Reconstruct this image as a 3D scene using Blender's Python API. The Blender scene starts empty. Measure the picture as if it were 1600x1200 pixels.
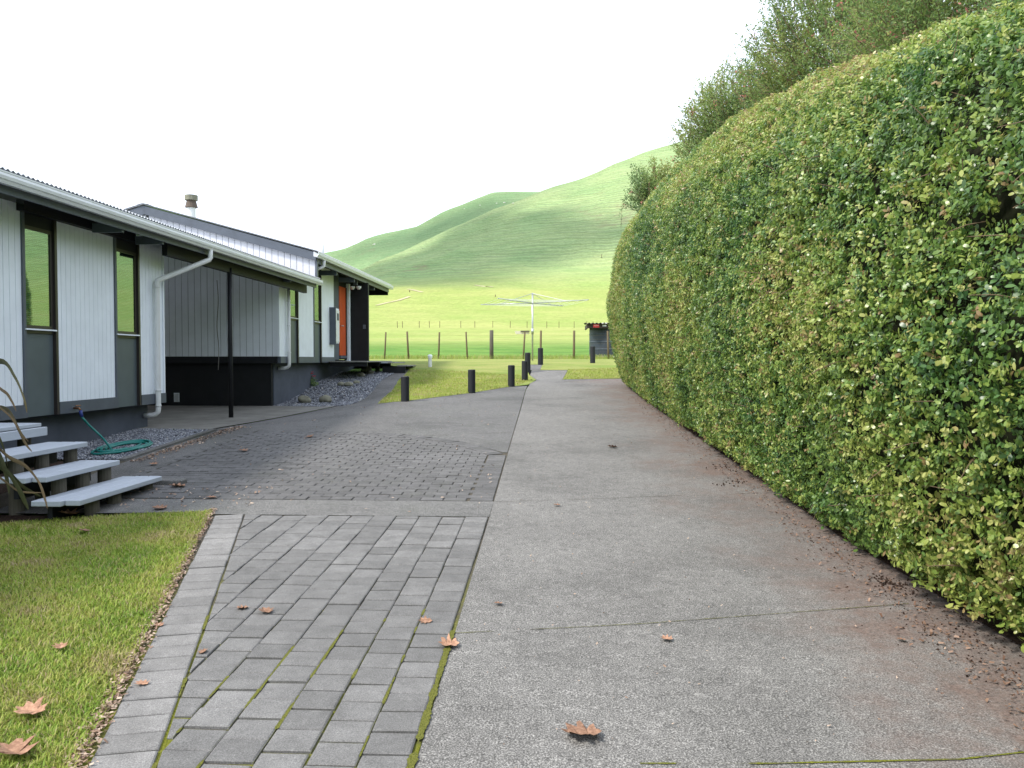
import bpy, bmesh, math, random
import numpy as np
from mathutils import Vector, Matrix, noise
random.seed(7); rng = np.random.default_rng(7)
R = math.radians
C = bpy.context.scene.collection
SC = bpy.context.scene
# ------------------------------------------------------------------ camera
EYE = Vector((0.0, 0.0, 1.6)); F = 1250.0
YAW = math.atan(63/F); PIT = math.atan(38/F)
cam_d = bpy.data.cameras.new('camera'); cam = bpy.data.objects.new('camera', cam_d); C.objects.link(cam)
cam_d.sensor_width = 36; cam_d.lens = 36*F/1600; cam_d.clip_end = 6000; cam_d.clip_start = 0.05
cam.location = EYE; cam.rotation_euler = (R(90)-PIT, 0, YAW); SC.camera = cam
# ------------------------------------------------------------------ sky, sun, exposure
SUN_EL, SUN_DIR = R(48), (-0.86, -0.51)          # sun high on the left, a little behind the viewer
w = bpy.data.worlds.new('World'); SC.world = w; w.use_nodes = True
nt = w.node_tree; bg = nt.nodes['Background']
sky = nt.nodes.new('ShaderNodeTexSky'); sky.sky_type = 'NISHITA'; sky.sun_disc = False
sky.sun_elevation = SUN_EL; sky.sun_rotation = math.atan2(SUN_DIR[0], SUN_DIR[1])
sky.air_density = 1.0; sky.dust_density = 4.0; sky.ozone_density = 1.0
# thin bright overcast: an even white veil over the blue sky, a little patchy
tc = nt.nodes.new('ShaderNodeTexCoord'); nz = nt.nodes.new('ShaderNodeTexNoise'); nz.inputs['Scale'].default_value = 2.2; nz.inputs['Detail'].default_value = 5
nt.links.new(tc.outputs['Generated'], nz.inputs['Vector']); mr = nt.nodes.new('ShaderNodeMapRange'); mr.inputs[3].default_value = .70; mr.inputs[4].default_value = .95
nt.links.new(nz.outputs['Fac'], mr.inputs[0]); mv = nt.nodes.new('ShaderNodeMix'); mv.data_type = 'RGBA'; mv.inputs[7].default_value = (6.8, 7.4, 8.5, 1)
nt.links.new(mr.outputs[0], mv.inputs[0]); nt.links.new(sky.outputs[0], mv.inputs[6])
nt.links.new(mv.outputs[2], bg.inputs[0]); bg.inputs[1].default_value = 0.13
sd = bpy.data.lights.new('sun', 'SUN'); sd.energy = 2.6; sd.angle = R(8); sd.color = (1, .95, .86)
sun = bpy.data.objects.new('sun', sd); C.objects.link(sun)
sv = Vector((SUN_DIR[0]*math.cos(SUN_EL), SUN_DIR[1]*math.cos(SUN_EL), math.sin(SUN_EL)))
sun.rotation_euler = sv.to_track_quat('Z', 'Y').to_euler(); sun.location = (0, 0, 60)
SC.view_settings.view_transform = 'Standard'; SC.view_settings.look = 'None'
SC.view_settings.exposure = 0.98; SC.view_settings.gamma = 1; SC.view_settings.use_curve_mapping = False

# ------------------------------------------------------------------ terrain height
def sm(a, b, x):
    t = min(1, max(0, (x-a)/(b-a))); return t*t*(3-2*t)
def lerp_tab(tab, x):
    if x <= tab[0][0]: return tab[0][1]
    for (a, b), (c, d) in zip(tab, tab[1:]):
        if x <= c: return b+(d-b)*(x-a)/(c-a)
    return tab[-1][1]
def smtab(tab, x):
    if x <= tab[0][0]: return tab[0][1]
    for (a, b), (c, d) in zip(tab, tab[1:]):
        if x <= c:
            t = (x-a)/(c-a); return b+(d-b)*t
    return tab[-1][1]
PROF = [(-6, -.28), (0, 0), (20.8, 1.04), (21.6, 1.09), (22.6, 1.2), (23.6, 1.33), (24.6, 1.43), (26, 1.50), (28.5, 1.56), (33, 1.63)]
def H(X, Y):
    if Y < 33:
        z = lerp_tab(PROF, Y)
        if X < -3.0 and 11.0 < Y < 21.5:
            full = z-.575
            wy = sm(11.0, 12.3, Y)*(1-sm(17.3, 21.4, Y)); wx = sm(3.0, 5.0, -X)
            z -= full*wy*wx
        return z
    return Hfar(X, Y)
# skylines of the two hills: bearing (as tan of the angle east of north * 1250 + 863) -> rise (pixels of a 1250 lens)
SK1 = [(300,112),(480,116),(520,121),(560,136),(600,152),(650,176),(700,203),(770,235),(835,259),(900,279),(930,292),(960,307),(1000,322),(1040,334),(1085,345),(1180,356),(1500,380),(2600,380)]
SK2 = [(-800,100),(0,130),(300,142),(400,152),(480,164),(515,171),(540,177),(570,190),(600,199),(650,211),(690,232),(740,251),(770,261),(835,263),(900,262),(1100,262),(2600,250)]
def Hfar(X, Y):
    r = math.hypot(X, Y); az = math.atan2(X, Y); azc = max(-R(52), min(R(52), az))
    u = 863+1250*math.tan(azc); D = r*math.cos(azc)
    s1 = lerp_tab(SK1, u); s2 = lerp_tab(SK2, u)
    zf = 1.6+.0905*235
    zc = max(1.6+s1/1250*420, zf+2); z2 = 1.6+s2/1250*720
    valley = min(zc, z2)*.80
    if D < 33: return 1.63
    if D < 235:
        tab = [(33, 1.63), (60, 2.7), (100, 4.5), (150, 7.9), (190, 13.6), (235, zf)]
        z = lerp_tab(tab, D); a = 0
    elif D < 420:
        t = (D-235)/185; z = zf+(zc-zf)*(.8*t+.2*t*t*(3-2*t)); a = sm(235, 290, D)*(1-.55*sm(370, 420, D))
    elif D < 540:
        t = sm(420, 540, D); z = zc+(valley-zc)*t; a = .45
    elif D < 720:
        t = (D-540)/180; z = valley+(z2-valley)*t; a = .6*(1-.5*sm(660, 720, D))
    else:
        t = sm(720, 1500, D); z = z2+(40-z2)*t; a = .3
    if a > 0:
        n = noise.noise(Vector((X/55, Y/75, 3.1)))*5.5+noise.noise(Vector((X/20+9, Y/30, 1.7)))*1.6+noise.noise(Vector((X/7, Y/12, 5.7)))*.45
        z += a*n
    else:
        g = sm(45, 120, D); z += g*(noise.noise(Vector((X/30, Y/38, .3)))*.55+noise.noise(Vector((X/9, Y/14, 4)))*.10)
    return z
def ray(px, py):
    v = Vector(((px-800)/F, (600-py)/F, -1)); return (cam.rotation_euler.to_matrix() @ v)
def P(px, py, Y):
    "the point at distance Y (north of the viewer) seen in that direction"
    v = ray(px, py); t = Y/v.y; return Vector((v.x*t, Y, EYE.z+v.z*t))
def G(px, py):
    "where that line of sight meets the ground"
    v = ray(px, py); v = v/v.y; t = 1.0
    while t < 900:
        if EYE.z+v.z*t <= H(v.x*t, t): break
        t += .02 if t < 40 else .5
    return (v.x*t, t)

# ------------------------------------------------------------------ object helpers
def tag(o, label=None, cat=None, group=None, kind=None):
    if label: o['label'] = label
    if cat: o['category'] = cat
    if group: o['group'] = group
    if kind: o['kind'] = kind
    return o
def link(name, me, m, parent=None):
    o = bpy.data.objects.new(name, me); C.objects.link(o)
    if m is not None and len(me.materials) == 0: me.materials.append(m)
    if parent is not None: o.parent = parent
    return o
def root(name, loc, label, cat, group=None, rz=0):
    o = bpy.data.objects.new(name, None); C.objects.link(o); o.location = loc; o.rotation_euler = (0, 0, rz)
    o.empty_display_size = .1
    return tag(o, label, cat, group)
def pin(o, parent):
    "parent while keeping the object's world coordinates (parents are unrotated empties or meshes at the origin)"
    o.parent = parent; o.matrix_parent_inverse = Matrix.Translation(wloc(parent)).inverted(); return o
def wloc(o):
    v = Vector(o.location)
    while o.parent:
        v = v + o.matrix_parent_inverse.translation + Vector((0, 0, 0)); o = o.parent; v = v+Vector(o.location)
    return v
def mesh(name, verts, faces, m, parent=None, smooth=False):
    me = bpy.data.meshes.new(name); me.from_pydata([tuple(v) for v in verts], [], faces); me.update()
    if smooth: me.polygons.foreach_set('use_smooth', [True]*len(me.polygons))
    o = link(name, me, m)
    if parent: pin(o, parent)
    return o
def box(name, x, y, z, m, parent=None, bev=0.0):
    (x0, x1), (y0, y1), (z0, z1) = x, y, z
    bm = bmesh.new(); bmesh.ops.create_cube(bm, size=1)
    for v in bm.verts:
        v.co = Vector(((x0+x1)/2+v.co.x*(x1-x0), (y0+y1)/2+v.co.y*(y1-y0), (z0+z1)/2+v.co.z*(z1-z0)))
    if bev: bmesh.ops.bevel(bm, geom=bm.edges[:], offset=bev, segments=1, affect='EDGES')
    me = bpy.data.meshes.new(name); bm.to_mesh(me); bm.free()
    o = link(name, me, m)
    if parent: pin(o, parent)
    return o
def bmobj(name, bm, m, parent=None, smooth=False):
    me = bpy.data.meshes.new(name); bm.normal_update(); bm.to_mesh(me); bm.free()
    if smooth: me.polygons.foreach_set('use_smooth', [True]*len(me.polygons))
    o = link(name, me, m)
    if parent: pin(o, parent)
    return o
def tube_bm(bm, pts, rad, seg=8, cap=True):
    pts = [Vector(p) for p in pts]; n = len(pts); rings = []
    rr = rad if isinstance(rad, (list, tuple)) else [rad]*n
    up = None
    for i, p in enumerate(pts):
        t = (pts[min(i+1, n-1)]-pts[max(i-1, 0)]).normalized()
        if up is None:
            up = Vector((0, 0, 1)) if abs(t.z) < .9 else Vector((1, 0, 0))
        a = t.cross(up).normalized(); b = a.cross(t).normalized(); up = b
        rings.append([bm.verts.new(p+a*math.cos(2*math.pi*k/seg)*rr[i]+b*math.sin(2*math.pi*k/seg)*rr[i]) for k in range(seg)])
    for i in range(n-1):
        for k in range(seg):
            bm.faces.new((rings[i][k], rings[i][(k+1) % seg], rings[i+1][(k+1) % seg], rings[i+1][k]))
    if cap:
        bm.faces.new(rings[0]); bm.faces.new(rings[-1][::-1])
def tube(name, pts, rad, m, parent=None, seg=8):
    bm = bmesh.new(); tube_bm(bm, pts, rad, seg); bmesh.ops.recalc_face_normals(bm, faces=bm.faces)
    return bmobj(name, bm, m, parent, smooth=seg > 5)
def lathe(name, prof, m, parent=None, at=(0, 0, 0), seg=24):
    vs, fs = [], []
    for (r, z) in prof:
        for k in range(seg):
            a = 2*math.pi*k/seg; vs.append((at[0]+r*math.cos(a), at[1]+r*math.sin(a), at[2]+z))
    for i in range(len(prof)-1):
        for k in range(seg):
            fs.append((i*seg+k, i*seg+(k+1) % seg, (i+1)*seg+(k+1) % seg, (i+1)*seg+k))
    fs.append(tuple(range(seg-1, -1, -1))); fs.append(tuple((len(prof)-1)*seg+k for k in range(seg)))
    return mesh(name, vs, fs, m, parent)
def npmesh(name, V, Fa, m, cols=None, parent=None, smooth=False):
    "V (n,3), Fa (m,k) faces of equal size"
    me = bpy.data.meshes.new(name); nv, (nf, k) = len(V), Fa.shape
    me.vertices.add(nv); me.vertices.foreach_set('co', V.astype(np.float32).ravel())
    me.loops.add(nf*k); me.loops.foreach_set('vertex_index', Fa.astype(np.int32).ravel())
    me.polygons.add(nf); me.polygons.foreach_set('loop_start', np.arange(0, nf*k, k, dtype=np.int32))
    if smooth: me.polygons.foreach_set('use_smooth', np.ones(nf, bool))
    me.update(calc_edges=True)
    if cols is not None:
        a = me.attributes.new('tone', 'FLOAT', 'POINT'); a.data.foreach_set('value', cols.astype(np.float32))
    o = link(name, me, m)
    if parent: pin(o, parent)
    return o
def scatter(protoV, protoF, pos, rot, scl, tones=None, ptone=None):
    "merge copies: protoV (p,3); pos (n,3); rot (n,3,3); scl (n,)"
    n, p = len(pos), len(protoV)
    V = np.einsum('nij,pj->npi', rot, protoV)*scl[:, None, None]+pos[:, None, :]
    Fm = (protoF[None, :, :]+(np.arange(n)*p)[:, None, None]).reshape(-1, protoF.shape[1])
    T = None
    if tones is not None:
        T = np.repeat(tones, p)
        if ptone is not None: T = np.clip(T+np.tile(ptone, n), 0, 1)
    return V.reshape(-1, 3), Fm, T
def frames(nrm, spin):
    "rotation matrices whose z axis follows nrm, spun by spin"
    z = nrm/np.linalg.norm(nrm, axis=1, keepdims=True)
    a = np.where(np.abs(z[:, 2:3]) < .95, np.array([[0, 0, 1.]]), np.array([[1., 0, 0]]))
    x = np.cross(a, z); x /= np.linalg.norm(x, axis=1, keepdims=True); y = np.cross(z, x)
    c, s = np.cos(spin)[:, None], np.sin(spin)[:, None]
    return np.stack([x*c+y*s, -x*s+y*c, z], axis=2)
def in_poly(X, Y, poly):
    X = np.asarray(X); Y = np.asarray(Y); r = np.zeros(X.shape, bool); j = len(poly)-1
    for i in range(len(poly)):
        xi, yi = poly[i]; xj, yj = poly[j]
        if yi != yj: r ^= ((yi > Y) != (yj > Y)) & (X < (xj-xi)*(Y-yi)/(yj-yi)+xi)
        j = i
    return r
def drape(name, poly, off, m, step=.5, kind='structure', thick=0):
    bm = bmesh.new(); f = bm.faces.new([bm.verts.new((x, y, 0)) for x, y in poly])
    xs = [p[0] for p in poly]; ys = [p[1] for p in poly]
    for ax, lo, hi in ((0, min(xs), max(xs)), (1, min(ys), max(ys))):
        k = math.ceil((lo+1e-4)/step)
        while k*step < hi-1e-4:
            co = (k*step, 0, 0) if ax == 0 else (0, k*step, 0); no = (1, 0, 0) if ax == 0 else (0, 1, 0)
            bmesh.ops.bisect_plane(bm, geom=bm.verts[:]+bm.edges[:]+bm.faces[:], plane_co=co, plane_no=no); k += 1
    bmesh.ops.triangulate(bm, faces=[f for f in bm.faces if len(f.verts) > 4])
    for v in bm.verts: v.co.z = H(v.co.x, v.co.y)+off
    bm.normal_update()
    if bm.faces and sum(f.normal.z for f in bm.faces) < 0: bmesh.ops.reverse_faces(bm, faces=bm.faces)
    if thick:
        ex = bmesh.ops.extrude_face_region(bm, geom=bm.faces[:])
        top = [g for g in ex['geom'] if isinstance(g, bmesh.types.BMVert)]
        for v in top: v.co.z += thick
        bmesh.ops.recalc_face_normals(bm, faces=bm.faces)
    o = bmobj(name, bm, m)
    if kind: o['kind'] = kind
    return o

# ------------------------------------------------------------------ materials
class NT:
    def __init__(s, name):
        s.m = bpy.data.materials.new(name); s.m.use_nodes = True; s.t = s.m.node_tree
        s.b = s.t.nodes['Principled BSDF']; s.out = s.t.nodes['Material Output']
    def n(s, t, **k):
        x = s.t.nodes.new('ShaderNode'+t)
        for a, v in k.items():
            if a in x.inputs: x.inputs[a].default_value = v
            else: setattr(x, a, v)
        return x
    def l(s, a, b): s.t.links.new(a, b)
    def co(s):
        if not hasattr(s, '_g'): s._g = s.n('NewGeometry')
        return s._g.outputs['Position']
    def noise(s, scale, detail=3, rough=.55, vec=None, dist=0):
        x = s.n('TexNoise'); x.inputs['Scale'].default_value = scale; x.inputs['Detail'].default_value = detail
        x.inputs['Roughness'].default_value = rough; x.inputs['Distortion'].default_value = dist
        s.l(vec if vec is not None else s.co(), x.inputs['Vector']); return x.outputs['Fac']
    def vor(s, scale, feat='F1', vec=None):
        x = s.n('TexVoronoi'); x.feature = feat; x.inputs['Scale'].default_value = scale
        s.l(vec if vec is not None else s.co(), x.inputs['Vector']); return x
    def ramp(s, fac, stops, interp='LINEAR'):
        x = s.n('ValToRGB'); cr = x.color_ramp; cr.interpolation = interp
        while len(cr.elements) < len(stops): cr.elements.new(.5)
        for e, (p, c) in zip(cr.elements, stops):
            e.position = p; e.color = (c[0], c[1], c[2], 1) if isinstance(c, (tuple, list)) else (c, c, c, 1)
        s.l(fac, x.inputs[0]); return x.outputs[0]
    def mix(s, fac, a, b, mode='MIX'):
        x = s.n('Mix'); x.data_type = 'RGBA'; x.blend_type = mode
        for v, i in ((fac, 0), (a, 6), (b, 7)):
            if isinstance(v, (int, float)): x.inputs[i].default_value = v if i == 0 else (v, v, v, 1)
            elif isinstance(v, tuple): x.inputs[i].default_value = (*v, 1)
            else: s.l(v, x.inputs[i])
        return x.outputs[2]
    def math(s, op, a, b=0, clamp=False):
        x = s.n('Math'); x.operation = op; x.use_clamp = clamp
        for i, v in ((0, a), (1, b)):
            if isinstance(v, (int, float)): x.inputs[i].default_value = v
            else: s.l(v, x.inputs[i])
        return x.outputs[0]
    def bump(s, h, strength=.3, dist=.01):
        x = s.n('Bump'); x.inputs['Strength'].default_value = strength; x.inputs['Distance'].default_value = dist
        s.l(h, x.inputs['Height']); s.l(x.outputs[0], s.b.inputs['Normal'])
    def done(s, col=None, rough=None, spec=None, metal=None):
        for v, k in ((col, 'Base Color'), (rough, 'Roughness'), (spec, 'Specular IOR Level'), (metal, 'Metallic')):
            if v is None: continue
            if isinstance(v, (int, float)): s.b.inputs[k].default_value = v
            elif isinstance(v, tuple): s.b.inputs[k].default_value = (*v, 1)
            else: s.l(v, s.b.inputs[k])
        return s.m
def paint(name, col, rough=.5, var=.12, scale=6, bump=.0, spec=.4, metal=0, dirt=0):
    t = NT(name); n = t.noise(scale, 5, .6)
    a = tuple(c*(1-var) for c in col); b = tuple(min(1, c*(1+var)) for c in col)
    c = t.ramp(n, [(.3, a), (.7, b)])
    if dirt:
        d = t.ramp(t.noise(2.3, 6, .7), [(.5, 0), (.72, 1)]); c = t.mix(t.math('MULTIPLY', d, dirt), c, (.09, .085, .07))
    if bump: t.bump(t.noise(90, 3), bump, .004)
    return t.done(c, rough, spec, metal)
def wood(name, col, rough=.6, var=.25, axis='Y', bump=.3, spec=.3):
    t = NT(name); mp = t.n('Mapping'); t.l(t.co(), mp.inputs[0])
    mp.inputs['Scale'].default_value = {'Y': (30, 1.2, 30), 'Z': (30, 30, 1.2), 'X': (1.2, 30, 30)}[axis]
    n = t.noise(1.6, 6, .65, mp.outputs[0]); n2 = t.noise(2.2, 4, .6)
    c = t.ramp(n, [(.25, tuple(x*(1-var) for x in col)), (.75, tuple(x*(1+var*.6) for x in col))])
    c = t.mix(t.ramp(n2, [(.5, 0), (.8, .35)]), c, tuple(x*.6 for x in col))
    t.bump(n, bump, .004); return t.done(c, rough, spec)

M = {}
# aggregate concrete of the drive
def concrete(name, base, warm, stain=False, mossy=0, spec=.25):
    t = NT(name)
    fine = t.noise(150, 2, .7); mid = t.noise(14, 4, .6); big = t.noise(.9, 5, .6); v = t.vor(75)
    c = t.ramp(fine, [(.30, tuple(x*.30 for x in base)), (.47, tuple(x*.8 for x in base)), (.55, tuple(x*1.25 for x in base)), (.70, tuple(min(1, x*2.5) for x in base))])
    c = t.mix(t.math('MULTIPLY', t.ramp(v.outputs['Distance'], [(.10, 1), (.17, 0)]), .55), c, (.42, .41, .38))
    c = t.mix(1, c, t.ramp(mid, [(.25, .78), (.75, 1.16)]), 'MULTIPLY')
    c = t.mix(1, c, t.ramp(big, [(.3, .72), (.5, 1.0), (.7, 1.12)]), 'MULTIPLY')
    if stain:                                                # washed-out earth from the hedge foot
        sx = t.n('SeparateXYZ'); t.l(t.co(), sx.inputs[0])
        edge = t.math('ADD', t.math('MULTIPLY', sx.outputs['Y'], .035), sx.outputs['X'])
        edge = t.math('ADD', edge, t.math('MULTIPLY', t.math('SUBTRACT', t.noise(.8, 5, .65), .5), 2.4))
        s_ = t.ramp(t.math('SUBTRACT', edge, 1.22), [(0, 0), (.45, .38), (.9, .9)])
        s2 = t.math('MULTIPLY', s_, t.ramp(t.noise(3.2, 7, .78), [(.36, .22), (.62, 1)]))
        c = t.mix(s2, c, t.ramp(t.noise(60, 3, .7), [(.3, (.070, .048, .040)), (.7, (.20, .145, .122))]))
    if mossy:
        mz = t.ramp(t.noise(1.3, 6, .7), [(.48, 0), (.75, 1)]); c = t.mix(t.math('MULTIPLY', mz, mossy), c, (.055, .075, .03))
    dk = t.ramp(t.noise(3.1, 6, .75), [(.55, 0), (.8, .35)]); c = t.mix(dk, c, tuple(x*.45 for x in base))
    t.bump(fine, .5, .004)
    return t.done(c, .82, spec)
M['drive'] = concrete('drive_concrete', (.146, .141, .134), 0, stain=True)
M['yard'] = concrete('yard_concrete', (.112, .109, .107), 0, mossy=.15)
M['band'] = concrete('band_concrete', (.122, .119, .115), 0, mossy=.2)
M['slab'] = paint('carport_slab', (.17, .165, .15), .8, .25, 2.5, .3, .2, dirt=.5)
def paver_mat(name, base, moss=.0):
    t = NT(name); oi = t.n('ObjectInfo')
    fine = t.noise(190, 3, .7); mid = t.noise(9, 4, .65)
    c = t.ramp(fine, [(.28, tuple(x*.5 for x in base)), (.5, base), (.72, tuple(x*1.7 for x in base))])
    c = t.mix(1, c, t.ramp(oi.outputs['Random'], [(0, .84), (.5, 1.0), (1, 1.13)]), 'MULTIPLY')
    c = t.mix(1, c, t.ramp(mid, [(.25, .72), (.75, 1.2)]), 'MULTIPLY')
    c = t.mix(t.ramp(t.noise(1.1, 5, .6), [(.35, .45), (.65, 0)]), c, tuple(x*.6 for x in base))
    if moss:
        c = t.mix(t.math('MULTIPLY', t.ramp(t.noise(2.4, 6, .75), [(.5, 0), (.72, 1)]), moss), c, (.06, .075, .03))
    t.bump(fine, .45, .004); return t.done(c, .85, .2)
M['paver'] = paver_mat('paver_grey', (.158, .155, .152)); M['paver_light'] = paver_mat('paver_light', (.195, .19, .185)); M['paver_dark'] = paver_mat('paver_dark', (.122, .119, .119), .12)
def bed():
    t = NT('joint_bed'); n = t.noise(1.7, 4, .6); f = t.noise(120, 3, .7)
    sx = t.n('SeparateXYZ'); t.l(t.co(), sx.inputs[0])
    near = t.math('SUBTRACT', 1.0, t.math('MULTIPLY', t.math('SUBTRACT', sx.outputs['Y'], 3.2), .40), True)
    g = t.math('MULTIPLY', near, t.ramp(t.noise(3.5, 5, .7), [(.36, 0), (.52, 1)]))
    c = t.ramp(f, [(.3, (.045, .04, .032)), (.7, (.13, .115, .09))])
    c = t.mix(g, c, t.ramp(f, [(.3, (.075, .09, .010)), (.7, (.20, .20, .03))]))
    t.bump(f, .8, .01); return t.done(c, .95, .1)
M['bed'] = bed()
def mossm():
    t = NT('moss'); f = t.noise(140, 3, .7)
    t.bump(f, 1, .01); return t.done(t.ramp(f, [(.3, (.06, .07, .014)), (.7, (.19, .19, .045))]), .95, .1)
M['moss'] = mossm()
def soil():
    t = NT('soil'); f = t.noise(45, 5, .7)
    t.bump(f, 1, .03); return t.done(t.ramp(f, [(.3, (.02, .013, .010)), (.7, (.085, .055, .042))]), .95, .1)
M['soil'] = soil()
def lawnm(name, dry, field=False):
    t = NT(name); f = t.noise(60 if not field else 1.5, 5, .75); mp = t.n('Mapping'); t.l(t.co(), mp.inputs[0]); mp.inputs['Scale'].default_value = (1, 2.2, 1)
    m = t.noise(.55, 6, .65, mp.outputs[0]); g = (.10, .165, .028); y = (.20, .22, .052)
    if dry: g, y = (.20, .27, .06), (.32, .33, .11)
    c = t.ramp(m, [(.36, g), (.62, y)])
    c = t.mix(1, c, t.ramp(f, [(.25, .55), (.75, 1.35)]), 'MULTIPLY')
    c = t.mix(t.ramp(t.noise(2.3, 6, .8), [(.58, 0), (.75, .5)]), c, (.26, .20, .11))
    t.bump(f, 1, .03); return t.done(c, .9, .1)
M['lawn'] = lawnm('lawn_turf', False); M['lawn_dry'] = lawnm('lawn_dry_turf', True)
def blade(name, stops, trans=.35):
    t = NT(name); a = t.n('Attribute'); a.attribute_name = 'tone'
    c = t.ramp(a.outputs['Fac'], stops)
    c = t.mix(1, c, t.ramp(t.noise(.9, 4), [(.3, .85), (.7, 1.15)]), 'MULTIPLY')
    t.done(c, .55, .3); tr = t.n('BsdfTranslucent'); t.l(c, tr.inputs[0]); mx = t.n('MixShader'); mx.inputs[0].default_value = trans
    t.l(t.b.outputs[0], mx.inputs[1]); t.l(tr.outputs[0], mx.inputs[2]); t.l(mx.outputs[0], t.out.inputs[0]); return t.m
M['grass'] = blade('grass_blade', [(0, (.11, .21, .025)), (.35, (.23, .34, .042)), (.7, (.39, .41, .09)), (.9, (.36, .30, .13)), (1, (.45, .36, .22))])
def leafm(name, stops, rough=.38, yellow=0):
    t = NT(name); a = t.n('Attribute'); a.attribute_name = 'tone'
    c = t.ramp(a.outputs['Fac'], stops)
    if yellow:
        c = t.mix(t.math('MULTIPLY', t.ramp(t.noise(.75, 5, .7), [(.42, 0), (.68, 1)]), yellow), c, (.30, .33, .06), 'MIX')
    t.done(c, rough, .5); tr = t.n('BsdfTranslucent'); t.l(c, tr.inputs[0]); mx = t.n('MixShader'); mx.inputs[0].default_value = .42 if rough < .4 else .55
    t.l(t.b.outputs[0], mx.inputs[1]); t.l(tr.outputs[0], mx.inputs[2]); t.l(mx.outputs[0], t.out.inputs[0]); return t.m
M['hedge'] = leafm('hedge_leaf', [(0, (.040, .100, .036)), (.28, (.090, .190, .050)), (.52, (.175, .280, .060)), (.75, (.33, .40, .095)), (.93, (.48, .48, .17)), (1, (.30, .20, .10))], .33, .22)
M['shrub'] = leafm('shrub_leaf', [(0, (.10, .18, .09)), (.4, (.18, .28, .10)), (.75, (.30, .38, .11)), (.93, (.42, .40, .16)), (1, (.55, .20, .18))], .45, .1)
M['twig'] = wood('twig_bark', (.16, .11, .07), .8, .3, 'Z')
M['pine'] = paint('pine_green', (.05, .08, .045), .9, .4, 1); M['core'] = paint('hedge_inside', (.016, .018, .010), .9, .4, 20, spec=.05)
def pasture():
    t = NT('pasture'); sx = t.n('SeparateXYZ'); t.l(t.co(), sx.inputs[0]); X, Y, Z = sx.outputs
    # sheep tracks: narrow contour terraces on the steep ground
    wob = t.math('MULTIPLY', t.noise(.035, 4, .6), 6.0); zz = t.math('ADD', Z, wob)
    tr = t.ramp(t.math('ADD', t.math('MULTIPLY', t.math('SINE', t.math('MULTIPLY', zz, 4.2)), .5), .5), [(.35, 0), (.85, 1)]); tr2 = t.math('SINE', t.math('MULTIPLY', zz, 2.3))
    st = t.math('MULTIPLY', tr, t.ramp(t.noise(.06, 4, .65), [(.35, .25), (.65, 1)]))
    steep = t.n('MapRange'); t.l(Y, steep.inputs[0]); steep.inputs[1].default_value = 225; steep.inputs[2].default_value = 285
    sf = steep.outputs[0]
    m = t.noise(.045, 6, .65); f = t.noise(.9, 5, .7)
    mp = t.n('Mapping'); t.l(t.co(), mp.inputs[0]); mp.inputs['Scale'].default_value = (.05, .25, .5); str_ = t.noise(1, 6, .7, mp.outputs[0])
    flat = t.ramp(m, [(.35, (.25, .32, .09)), (.65, (.33, .355, .125))])
    hill = t.ramp(m, [(.32, (.235, .345, .155)), (.68, (.32, .395, .19))])  # haze put into the colour: hill greens paled and blued
    far_shade = t.n('MapRange'); t.l(Y, far_shade.inputs[0]); far_shade.inputs[1].default_value = 455; far_shade.inputs[2].default_value = 500
    hill = t.mix(t.math('MULTIPLY', far_shade.outputs[0], .5), hill, (.13, .25, .13))  # back hill darkened with distance, its shade painted into the green
    c = t.mix(sf, flat, hill)
    nearf = t.n('MapRange'); t.l(Y, nearf.inputs[0]); nearf.inputs[1].default_value = 50; nearf.inputs[2].default_value = 80; nearf.inputs[3].default_value = 1; nearf.inputs[4].default_value = 0
    c = t.mix(nearf.outputs[0], c, t.ramp(t.noise(.35, 5, .7), [(.3, (.085, .185, .04)), (.7, (.16, .26, .06))]))
    c = t.mix(1, c, t.ramp(f, [(.3, .82), (.7, 1.15)]), 'MULTIPLY')
    c = t.mix(1, c, t.ramp(str_, [(.3, .92), (.7, 1.07)]), 'MULTIPLY')
    c = t.mix(t.math('MULTIPLY', t.math('MULTIPLY', st, sf), .55), c, (.19, .23, .12))
    c = t.mix(t.math('MULTIPLY', t.ramp(t.noise(.028, 6, .75), [(.60, 0), (.70, .7)]), sf), c, (.24, .20, .13))
    hgt = t.math('ADD', t.math('MULTIPLY', tr, sf), t.math('MULTIPLY', f, .6)); hgt = t.math('ADD', hgt, t.math('MULTIPLY', t.math('MULTIPLY', tr2, sf), .5))
    t.bump(hgt, .9, .7); return t.done(c, .95, .05)
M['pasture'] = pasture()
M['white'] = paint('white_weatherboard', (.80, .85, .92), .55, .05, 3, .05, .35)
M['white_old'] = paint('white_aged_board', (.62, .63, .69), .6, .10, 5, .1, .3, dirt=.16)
M['slate'] = paint('slate_paint', (.085, .099, .125), .45, .12, 4, .05, .4)
M['slate_base'] = paint('slate_foundation', (.075, .085, .11), .8, .15, 3, .4, .25)
M['panel'] = paint('green_grey_panel', (.085, .108, .12), .45, .1, 3, .03, .4)
M['black'] = paint('black_stain', (.010, .011, .014), .6, .2, 5, .1, .3)
M['bronze'] = paint('bronze_joinery', (.030, .024, .024), .35, .1, 8, 0, .5)
M['gutter'] = paint('gutter_white', (.72, .74, .77), .35, .05, 4, 0, .5)
M['pipe'] = paint('pipe_white', (.70, .71, .72), .4, .05, 4, 0, .4, dirt=.1)
M['roof'] = paint('zinc_roof', (.50, .51, .54), .4, .1, 3, 0, .5, .3)
M['orange'] = paint('orange_door', (.55, .085, .018), .4, .1, 4, 0, .4)
M['tread'] = wood('grey_painted_timber', (.40, .435, .49), .55, .10, 'Y', .35)
M['post'] = wood('weathered_round_post', (.10, .09, .07), .85, .3, 'Z', .5)
M['fence'] = wood('fence_timber', (.13, .10, .055), .85, .35, 'Z', .5)
M['bollard'] = wood('charcoal_bollard', (.020, .022, .027), .65, .35, 'Z', .5)
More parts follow.
